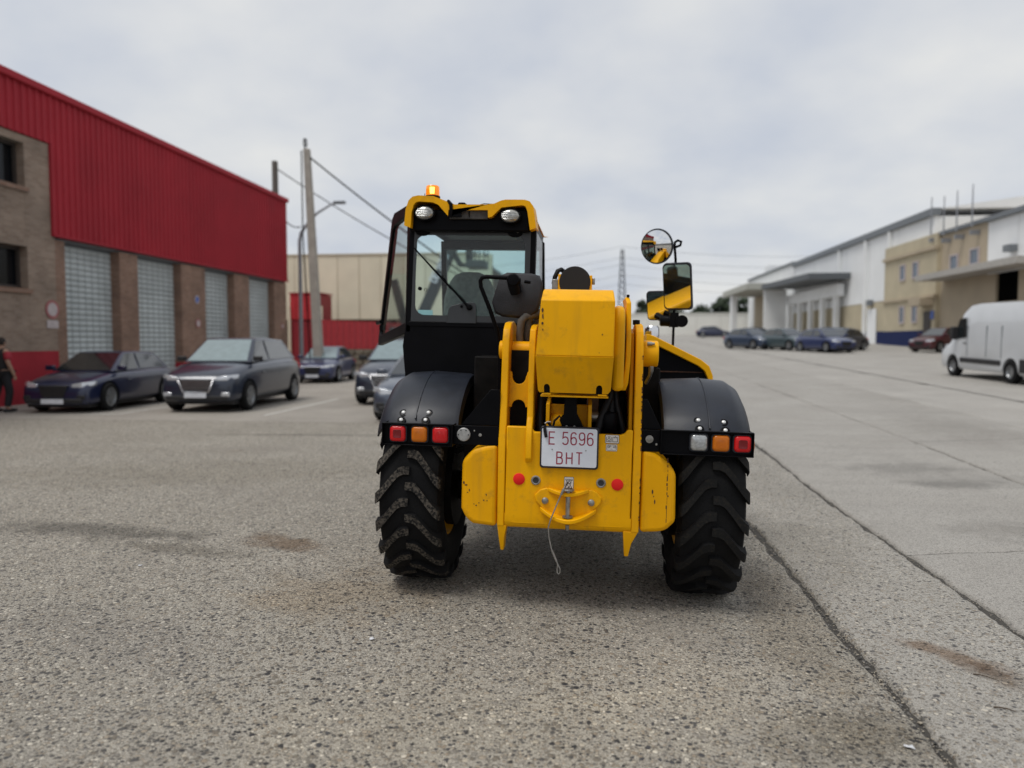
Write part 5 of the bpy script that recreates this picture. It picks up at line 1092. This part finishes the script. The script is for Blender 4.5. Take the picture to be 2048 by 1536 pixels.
# ------------------------------------------------------------------ cars
def apply_mods(o):
    dg = bpy.context.evaluated_depsgraph_get(); me = bpy.data.meshes.new_from_object(o.evaluated_get(dg)); o.modifiers.clear(); o.data = me
def car_paint(name, c): return mat(name, c, .3, metal=.2, var=.04, coat=.7, scale=2)
CGL = mat('car_glass', (.012, .016, .018), .04, var=.05, spec=.9, coat=.6)
CGL2 = mat('car_glass_pale', (.20, .26, .27), .06, var=.1, coat=.8)
CHR = mat('grille_chrome', (.45, .45, .47), .25, metal=.9)
HDL = mat('headlight_glass', (.55, .57, .60), .1, metal=.4, coat=.8)
BUMP = mat('car_black_trim', (.013, .013, .014), .6)
RIMM = mat('alloy', (.30, .31, .32), .35, metal=.8)
def make_car(label, paint, L=4.4, W=1.8, H=1.45, suv=False, glassf=CGL, group='parked cars', name='parked_car', plate=True):
    C = empty(name); tag(C, label, 'car', group); w = W / 2; k = H / 1.45; f = -L / 2
    zb = .24 if suv else .18
    st = [(f, .50 * k, .70, zb + .10), (f + .06, .66 * k, .84, zb), (f + .22, .76 * k, .93, zb), (f + .75, .88 * k, .985, zb), (f + 1.25, .96 * k, 1.0, zb), (f + 2.0, .97 * k, 1.0, zb), (f + 3.0, .99 * k, 1.0, zb), (L / 2 - .75, 1.0 * k, .985, zb), (L / 2 - .25, .97 * k, .94, zb + .05), (L / 2 - .05, .88 * k, .88, zb + .1), (L / 2, .70 * k, .80, zb + .15)]
    rings = []
    for y, zt, ws, z0 in st:
        a = w * ws; h = zt - z0
        half = [(a * .90, z0), (a * .985, z0 + .08 * h), (a, z0 + .35 * h), (a * .985, z0 + .62 * h), (a * .975, z0 + .80 * h), (a * .93, z0 + .93 * h), (a * .80, zt), (a * .4, zt + .02)]
        rings.append([(x, y, z) for x, z in half] + [(-x, y, z) for x, z in half[::-1]])
    mb = MB(); mb.loft(rings); body = mb.build('body', paint, C, angle=60)
    r = .34 * (1.06 if suv else 1.0); ax = (f + .82, L / 2 - .85)
    ss = body.modifiers.new('s', 'SUBSURF'); ss.levels = 1; ss.render_levels = 1
    cut = MB()
    for y in ax: cut.lathe([(r + .05, -1.2), (r + .05, -w + .26), (r + .05, w - .26), (r + .05, 1.2)], (0, y, r), 'x', 28)
    co_ = cut.build('cutter', BUMP); bo = body.modifiers.new('b', 'BOOLEAN'); bo.object = co_; bo.operation = 'DIFFERENCE'; bo.solver = 'EXACT'
    bpy.context.view_layer.update(); apply_mods(body); bpy.data.objects.remove(co_)
    body.data.shade_smooth(); body.data.set_sharp_from_angle(angle=rad(45))
    mb = MB(); mb.box(-w + .16, w - .16, f + .2, L / 2 - .2, zb - .05, .62 * k); mb.build('underbody', BUMP, C)
    # cabin
    zc = .955 * k; A = [(w * .86, f + 1.12, zc), (w * .64, f + 1.95, H - .02), (w * .66, f + 2.5, H), (w * .64, L / 2 - .85, H - .05), (w * .80, L / 2 - .22 if suv else L / 2 - .30, zc + .02)]
    ring = lambda s: [(s * x, y, z) for x, y, z in A]
    mb = MB(); R_, L_ = ring(1), ring(-1); n = 5
    mb.add(R_ + L_, [(0, 1, 6, 5), (1, 2, 7, 6), (2, 3, 8, 7), (3, 4, 9, 8), (0, 4, 3, 2, 1), (5, 6, 7, 8, 9)]); mb.build('cabin', paint, C, bevel=.05, seg=3)
    def quad(a, b, c, d, u0, u1, v0, v1, off):
        a, b, c, d = map(Vector, (a, b, c, d)); P = lambda u, v: (a.lerp(b, u)).lerp(d.lerp(c, u), v)
        pts = [P(u0, v0), P(u1, v0), P(u1, v1), P(u0, v1)]; nn = (pts[1] - pts[0]).cross(pts[3] - pts[0]).normalized()
        if nn.dot(pts[0] - Vector((0, 0, H * .6))) < 0: nn = -nn
        return [p + nn * off for p in pts] + [p - nn * .02 for p in pts]
    F6 = [(0, 1, 2, 3), (7, 6, 5, 4), (0, 4, 5, 1), (1, 5, 6, 2), (2, 6, 7, 3), (3, 7, 4, 0)]
    mb = MB(); mb.add(quad(L_[0], R_[0], R_[1], L_[1], .05, .95, .04, .93, .012), F6); mb.build('windscreen', glassf, C)
    mb = MB(); mb.add(quad(L_[4], R_[4], R_[3], L_[3], .08, .92, .12, .9, .012), F6); mb.build('rear_window', CGL, C)
    for Q in (R_, L_):
        ym = f + 2.35; b0 = Vector(Q[0]).lerp(Vector(Q[4]), (ym - Q[0][1]) / (Q[4][1] - Q[0][1])); t0 = Vector(Q[2]); t0.y = ym
        mb = MB(); mb.add(quad(Q[0], b0, t0, Q[1], .14, .95, .06, .88, .010), F6); mb.build('side_window', CGL, C)
        mb = MB(); mb.add(quad(b0, Q[4], Q[3], t0, .05, .84, .06, .88, .010), F6); mb.build('side_window', CGL, C)
        s = 1 if Q is R_ else -1
        mb = MB(); mb.loft([[(s * (w * .88 + q * .10), f + 1.30 + e1, zc + .02 + e2) for e1, e2 in ((-.05, 0), (.05, 0), (.05, .12), (-.05, .12))] for q in (0, 1, 2.2)]); mb.build('wing_mirror', BUMP if suv else paint, C, bevel=.02)
        mb = MB(); mb.tube([(s * (w + .002), f + 1.55, .74 * k), (s * (w + .002), f + 1.75, .74 * k)], .015, 6); mb.build('door_handle', paint, C)
        # lamps
        zl = .66 * k; mb = MB(); mb.loft([[(s * w * .46, f + .045, zl - .05), (s * w * .46, f + .05, zl + .03), (s * w * .46, f + .16, zl + .03), (s * w * .46, f + .16, zl - .05)], [(s * w * .72, f + .065, zl - .05), (s * w * .72, f + .085, zl + .07), (s * w * .72, f + .2, zl + .07), (s * w * .72, f + .2, zl - .05)], [(s * w * .93, f + .25, zl - .0), (s * w * .93, f + .3, zl + .09), (s * w * .9, f + .4, zl + .09), (s * w * .9, f + .4, zl)]]); mb.build('headlight', HDL, C, bevel=.012)
        mb = MB(); mb.box(s * w * .62, s * w * .86, L / 2 - .10, L / 2 + .01, .72 * k, .86 * k); mb.build('tail_light', REDL, C, bevel=.02)
        mb = MB(); mb.box(s * w * .60, s * w * .80, f + .01, f + .12, zb + .14, zb + .24); mb.build('fog_lamp', HDL if suv else BUMP, C, bevel=.015)
        for y in ax:
            mb = MB(); x0 = s * (w - .105); mb.lathe([(r * .66, -.10), (r * .92, -.105), (r, -.07), (r, .07), (r * .92, .105), (r * .66, .10)], (x0, y, r), 'x', 28, caps=False); wh = mb.build('wheel', RUBBER, C)
            mb = MB(); xo = s * .098; mb.lathe([(r * .66, -.09 * s), (r * .66, xo), (r * .60, xo), (r * .56, xo * .6), (.06, xo * .55), (.05, xo * .8), (.001, xo * .8)], (x0, y, r), 'x', 24)
            for q in range(5):
                a = 2 * pi * q / 5; u = Vector((0, cos(a), sin(a))); v = Vector((0, -sin(a), cos(a))); c0 = Vector((x0 + xo * .62, y, r))
                mb.add([c0 + u * .05 + v * .035, c0 + u * .05 - v * .035, c0 + u * r * .62 - v * .022, c0 + u * r * .62 + v * .022] + [p + Vector((xo * .28, 0, 0)) for p in (c0 + u * .05 + v * .03, c0 + u * .05 - v * .03, c0 + u * r * .62 - v * .018, c0 + u * r * .62 + v * .018)], F6)
            mb.build('rim', RIMM, wh)
    zg = .54 * k
    gw = .36 if suv else .30
    mb = MB(); mb.prism([(-gw * 1.15, zg + .12), (gw * 1.15, zg + .12), (gw * .8, zg - .16), (-gw * .8, zg - .16)], f - .012, f + .1, 'y'); gr = mb.build('grille', BUMP, C, bevel=.015)
    if suv:
        mb = MB(); mb.ribbon([(-gw * 1.2, zg + .13), (-gw * .85, zg - .17), (gw * .85, zg - .17), (gw * 1.2, zg + .13)], .035, f - .018); s_ = mb.build('grille_trim', CHR, gr); so = s_.modifiers.new('t', 'SOLIDIFY'); so.thickness = .02
    for q in range(4): mb = MB(); mb.box(-gw * .95, gw * .95, f - .02, f - .005, zg + .075 - .055 * q, zg + .092 - .055 * q); mb.build('grille_bar', CHR if suv else BUMP, gr)
    mb = MB(); mb.box(-w * .74, w * .74, f - .005, f + .08, zb + .06, zb + .16); mb.build('lower_intake', BUMP, C, bevel=.02)
    if plate: mb = MB(); mb.box(-.26, .26, f - .045, f - .022, zg - .30, zg - .19); mb.build('number_plate', mat('car_plate', (.6, .62, .66), .5), C)
    return C
def put(C, x, y, rz=0.): C.location = (x, y, g(x, y)); C.rotation_euler = (0, 0, rz); return C
navy = car_paint('paint_navy', (.008, .013, .045)); slate = car_paint('paint_slate', (.018, .025, .044)); indigo = car_paint('paint_indigo', (.018, .026, .085)); steelb = car_paint('paint_steel_blue', (.034, .052, .09)); silver = car_paint('paint_silver', (.06, .075, .105)); blue = car_paint('paint_blue', (.018, .03, .10)); teal = car_paint('paint_grey_teal', (.05, .075, .085)); maroon = car_paint('paint_maroon', (.07, .014, .02))
put(make_car('low dark navy hatchback parked closest to the brick wall, front towards viewer', navy, 4.3, 1.8, 1.42, group='cars beside the workshop'), -12.5, 18.1, rad(4))
put(make_car('dark slate SUV with pale windscreen, parked beside the navy hatchback', slate, 4.75, 1.96, 1.76, True, CGL2, 'cars beside the workshop'), -9.3, 18.85, rad(3))
put(make_car('small indigo car parked behind the slate SUV', indigo, 4.0, 1.75, 1.46, glassf=CGL2, group='cars beside the workshop'), -11.2, 30.6, rad(4))
put(make_car('dark SUV whose front shows below the open cab door', slate, 4.7, 1.92, 1.74, True, CGL2, 'cars beside the workshop'), -5.4, 21.2, rad(2))
put(make_car('silver-grey car half hidden behind the left rear fender', silver, 4.4, 1.8, 1.40, group='cars beside the workshop'), -3.75, 17.0, rad(2))
far_cars = [(10.2, 53, 28, steelb, 'grey-blue car, leftmost of the row by the far dock', 4.3, 1.48), (12.1, 50.5, 26, teal, 'grey-teal car second from the left in the far row', 4.2, 1.5), (13.6, 47.0, 20, blue, 'bright blue car in the middle of the far row', 4.3, 1.48), (16.0, 52.5, 30, silver, 'silver car just behind the bright blue one in the far row', 4.5, 1.55), (15.4, 49.5, -45, slate, 'grey car with its side to the road, right of the blue one', 4.4, 1.46), (17.1, 55.0, -40, steelb, 'steel-blue car, rightmost of the far row', 4.4, 1.5), (12.6, 61.5, 80, BUMP, 'black car behind the far row near the dock', 4.4, 1.5)]
for x, y, rz, pm, lab, L, H in far_cars: put(make_car(lab, pm, L, 1.8, H, group='cars before the white warehouse', plate=False), x + 1.1, y + 3, rad(rz))
put(make_car('maroon car parked before the beige office block', maroon, 4.3, 1.8, 1.55, group='cars before the white warehouse', plate=False), 22.0, 50.5, rad(-58))
put(make_car('black car parked by the far end of the white wall', navy, 4.4, 1.8, 1.5, group='cars before the white warehouse', plate=False), 15.5, 100, rad(80))

# ------------------------------------------------------------------ white van
VN = empty('delivery_van'); tag(VN, 'white high-roof panel van parked at the roadside, seen from its left side', 'van')
vp = mat('van_white', (.56, .58, .60), .3, var=.04, coat=.6, scale=1.5); Lv, wv_, Hv = 5.6, 1.02, 2.5
mb = MB(); st = [(2.8, .62, .80, .35), (2.72, .95, .90, .3), (2.35, 1.12, .97, .28), (1.95, 1.28, 1.0, .28), (1.35, 2.18, .99, .28), (.9, 2.44, .985, .28), (.3, 2.5, .985, .28), (-2.3, 2.5, .985, .28), (-2.72, 2.45, .98, .3), (-2.8, 2.3, .95, .4)]
rings = []
for y, zt, ws, z0 in st:
    a = wv_ * ws; half = [(a * .93, z0), (a, z0 + .10), (a, z0 + .45 * (zt - z0)), (a * (1 if zt < 1.4 else .98), z0 + .68 * (zt - z0)), (a * (.97 if zt < 1.4 else .93), z0 + .88 * (zt - z0)), (a * .86, zt - .03), (a * .5, zt)]
    rings.append([(x, y, z) for x, z in half] + [(-x, y, z) for x, z in half[::-1]])
mb.loft(rings); vb = mb.build('body', vp, VN, angle=50)
cut = MB()
for y in (1.75, -1.7): cut.lathe([(.42, -1.3), (.42, -wv_ + .3), (.42, wv_ - .3), (.42, 1.3)], (0, y, .36), 'x', 28)
co_ = cut.build('cutter', BUMP); bo = vb.modifiers.new('b', 'BOOLEAN'); bo.object = co_; bo.operation = 'DIFFERENCE'; bo.solver = 'EXACT'; bpy.context.view_layer.update(); apply_mods(vb); bpy.data.objects.remove(co_); vb.data.shade_smooth(); vb.data.set_sharp_from_angle(angle=rad(40))
mb = MB(); mb.box(-.7, .7, -2.6, 2.5, .32, .8); mb.build('underbody', BUMP, VN)
for s in (-1, 1):
    for y in (1.75, -1.7):
        mb = MB(); x0 = s * (wv_ - .12); mb.lathe([(.2, -.11), (.33, -.115), (.36, -.08), (.36, .08), (.33, .115), (.2, .11)], (x0, y, .36), 'x', 28, caps=False); wh = mb.build('wheel', RUBBER, VN)
        mb = MB(); mb.lathe([(.22, -.1 * s), (.22, .10 * s), (.19, .10 * s), (.17, .05 * s), (.06, .06 * s), (.001, .07 * s)], (x0, y, .36), 'x', 24); mb.build('rim', RIMM, wh)
    mb = MB(); mb.prism([(.88, 1.36), (1.72, 1.30), (1.32, 1.98), (.92, 2.02)], s * 1.0, s * 1.022, 'x'); mb.build('side_window', CGL, VN)
    mb = MB(); mb.box(s * 1.0, s * 1.22, 1.42, 1.58, 1.28, 1.72); mb.build('wing_mirror', BUMP, VN, bevel=.03)
    mb = MB(); mb.box(s * 1.012, s * 1.032, -1.2, 1.25, .52, .68); mb.build('side_rub_strip', BUMP, VN, bevel=.008); mb = MB(); mb.box(s * 1.008, s * 1.03, -2.78, -2.2, .36, .76); mb.build('rear_corner_trim', BUMP, VN, bevel=.008)
    for y in (.82, -.35, -1.2): mb = MB(); mb.box(s * .985, s * 1.0225, y, y + .008, .75, 1.75); mb.build('panel_gap', GREYT, VN)
    mb = MB(); mb.box(s * 1.012, s * 1.03, .9, 1.05, 1.15, 1.19); mb.build('door_handle', BUMP, VN, bevel=.006)
    mb = MB(); mb.loft([[(s * .72, 2.66, .82), (s * .72, 2.70, .98), (s * .72, 2.5, .98), (s * .72, 2.5, .82)], [(s * .97, 2.38, .86), (s * .97, 2.38, 1.1), (s * .93, 2.2, 1.1), (s * .93, 2.2, .86)]]); mb.build('headlight', HDL, VN)
    mb = MB(); mb.box(s * .90, s * 1.0, -2.83, -2.76, .9, 1.5); mb.build('tail_light', REDL, VN)
mb = MB(); mb.add([(-.85, 1.92, 1.30), (.85, 1.92, 1.30), (.80, 1.33, 2.14), (-.80, 1.33, 2.14)], [(0, 1, 2, 3)]); ws_ = mb.build('windscreen', CGL, VN); ws_.location = (0, .035, .02)
put(VN, 13.45, 25.85, rad(1.5)); VN.rotation_euler = (rad(1.3), 0, rad(1.5))

# ------------------------------------------------------------------ person walking away at the far left
PE = empty('person', (-13.72, 16.1, g(-13.72, 16.1)), rad(-15)); tag(PE, 'person in black vest with red sleeves, seen from behind at the picture edge', 'person')
def skin(name, verts, edges, radii, m, parent, root=0, sub=2):
    me = bpy.data.meshes.new(name); me.from_pydata(verts, edges, []); o = bpy.data.objects.new(name, me); col.objects.link(o); o.parent = parent
    sk = o.modifiers.new('skin', 'SKIN'); sk.use_smooth_shade = True; sl = me.skin_vertices[0] if me.skin_vertices else None
    if sl is None:
        bpy.context.view_layer.objects.active = o; bm = bmesh.new(); bm.from_mesh(me); bm.verts.layers.skin.verify(); bm.to_mesh(me); bm.free(); sl = me.skin_vertices[0]
    for v, r in zip(sl.data, radii): v.radius = (r, r) if not isinstance(r, tuple) else r
    sl.data[root].use_root = True
    ss = o.modifiers.new('sub', 'SUBSURF'); ss.levels = ss.render_levels = sub
    bpy.context.view_layer.update(); apply_mods(o); o.data.materials.clear(); o.data.materials.append(m); o.data.shade_smooth(); return o
V = [(0, 0, .96), (0, 0, 1.12), (0, -.01, 1.30), (0, 0, 1.44), (0, 0, 1.52), (0, .02, 1.60), (0, .02, 1.70),
     (.19, 0, 1.42), (.25, -.03, 1.18), (.25, .08, .95), (.25, .12, .86), (-.19, 0, 1.42), (-.25, .02, 1.18), (-.25, .06, .95), (-.25, .10, .86),
     (.10, 0, .90), (.10, .10, .50), (.10, .03, .09), (.11, .17, .04), (-.10, 0, .90), (-.10, -.06, .50), (-.10, -.18, .12), (-.11, -.04, .04)]
Ed = [(0, 1), (1, 2), (2, 3), (3, 4), (4, 5), (5, 6), (3, 7), (7, 8), (8, 9), (9, 10), (3, 11), (11, 12), (12, 13), (13, 14), (0, 15), (15, 16), (16, 17), (17, 18), (0, 19), (19, 20), (20, 21), (21, 22)]
Rr_ = [.15, .14, .16, .12, .055, .085, .08, .07, .05, .04, .035, .07, .05, .04, .035, .09, .065, .045, .035, .09, .065, .045, .035]
SKN = mat('skin', (.32, .19, .13), .6)
pb = skin('body', V, Ed, Rr_, SKN, PE)
for s in (1, -1):
    for q in range(5):
        b = Vector((s * .25, .12 if s > 0 else .10, .85)); dx = (-.025 + .0125 * q); p = [b + Vector((0, dx, 0)), b + Vector((s * .005, dx * 1.3 + .01, -.05)), b + Vector((-s * .012, dx * 1.2 + .02, -.095 + (.02 if q in (0, 4) else 0) + (.03 if q == 4 else 0)))]
        mb = MB(); mb.tube([tuple(v) for v in p], [.010, .009, .007], 6); mb.build('finger', SKN, pb)
VEST = mat('vest_black', (.012, .012, .013), .85); SLV = mat('sleeve_red', (.30, .02, .035), .85); TRS = mat('trousers_black', (.013, .013, .016), .9)
skin('vest', [(0, 0, .92), (0, 0, 1.12), (0, -.01, 1.30), (0, 0, 1.43), (.15, 0, 1.43), (-.15, 0, 1.43)], [(0, 1), (1, 2), (2, 3), (3, 4), (3, 5)], [.19, .18, .195, .145, .095, .095], VEST, PE)
for s in (1, -1): skin('sleeve', [(s * .17, 0, 1.43), (s * .215, -.005, 1.34), (s * .25, -.03 if s > 0 else .02, 1.20)], [(0, 1), (1, 2)], [.095, .088, .08], SLV, PE)
skin('trousers', [(0, 0, .95), (.10, 0, .88), (.10, .10, .50), (.10, .03, .12), (-.10, 0, .88), (-.10, -.06, .50), (-.10, -.18, .15)], [(0, 1), (1, 2), (2, 3), (0, 4), (4, 5), (5, 6)], [.175, .115, .09, .075, .115, .09, .075], TRS, PE)
for x, y0, z in ((.10, .08, .05), (-.10, -.12, .06)): mb = MB(); mb.loft([[(x + wx * cos(2 * pi * k / 12), y0 + yy, z + hz * sin(2 * pi * k / 12)) for k in range(12)] for yy, wx, hz in ((-.14, .03, .03), (-.1, .05, .05), (.05, .055, .05), (.14, .045, .035), (.18, .02, .02))]); mb.build('shoe', BUMP, PE, angle=60)
mb = MB(); mb.lathe([(.001, .10), (.06, .09), (.088, .05), (.094, 0), (.09, -.05), (.07, -.08)], (0, .005, 1.66), 'z', 16); mb.build('hair', mat('hair_dark', (.02, .015, .012), .8), PE)
for s in (-1, 1): mb = MB(); mb.lathe([(.001, -.012), (.02, -.01), (.022, .01), (.001, .012)], (s * .09, .02, 1.62), 'x', 10, .7, 1.3); mb.build('ear', SKN, pb)
mb = MB(); mb.loft([[(-.015, .10, 1.60), (.015, .10, 1.60), (0, .10, 1.64)], [(-.006, .125, 1.605), (.006, .125, 1.605), (0, .118, 1.62)]]); mb.build('nose', SKN, pb)
for s in (-1, 1): mb = MB(); mb.lathe([(.001, .008), (.012, 0), (.001, -.008)], (s * .033, .10, 1.645), 'y', 10); mb.build('eye', INK, pb)
mb = MB(); mb.box(-.025, .025, .098, .106, 1.565, 1.573); mb.build('mouth', SR, pb)
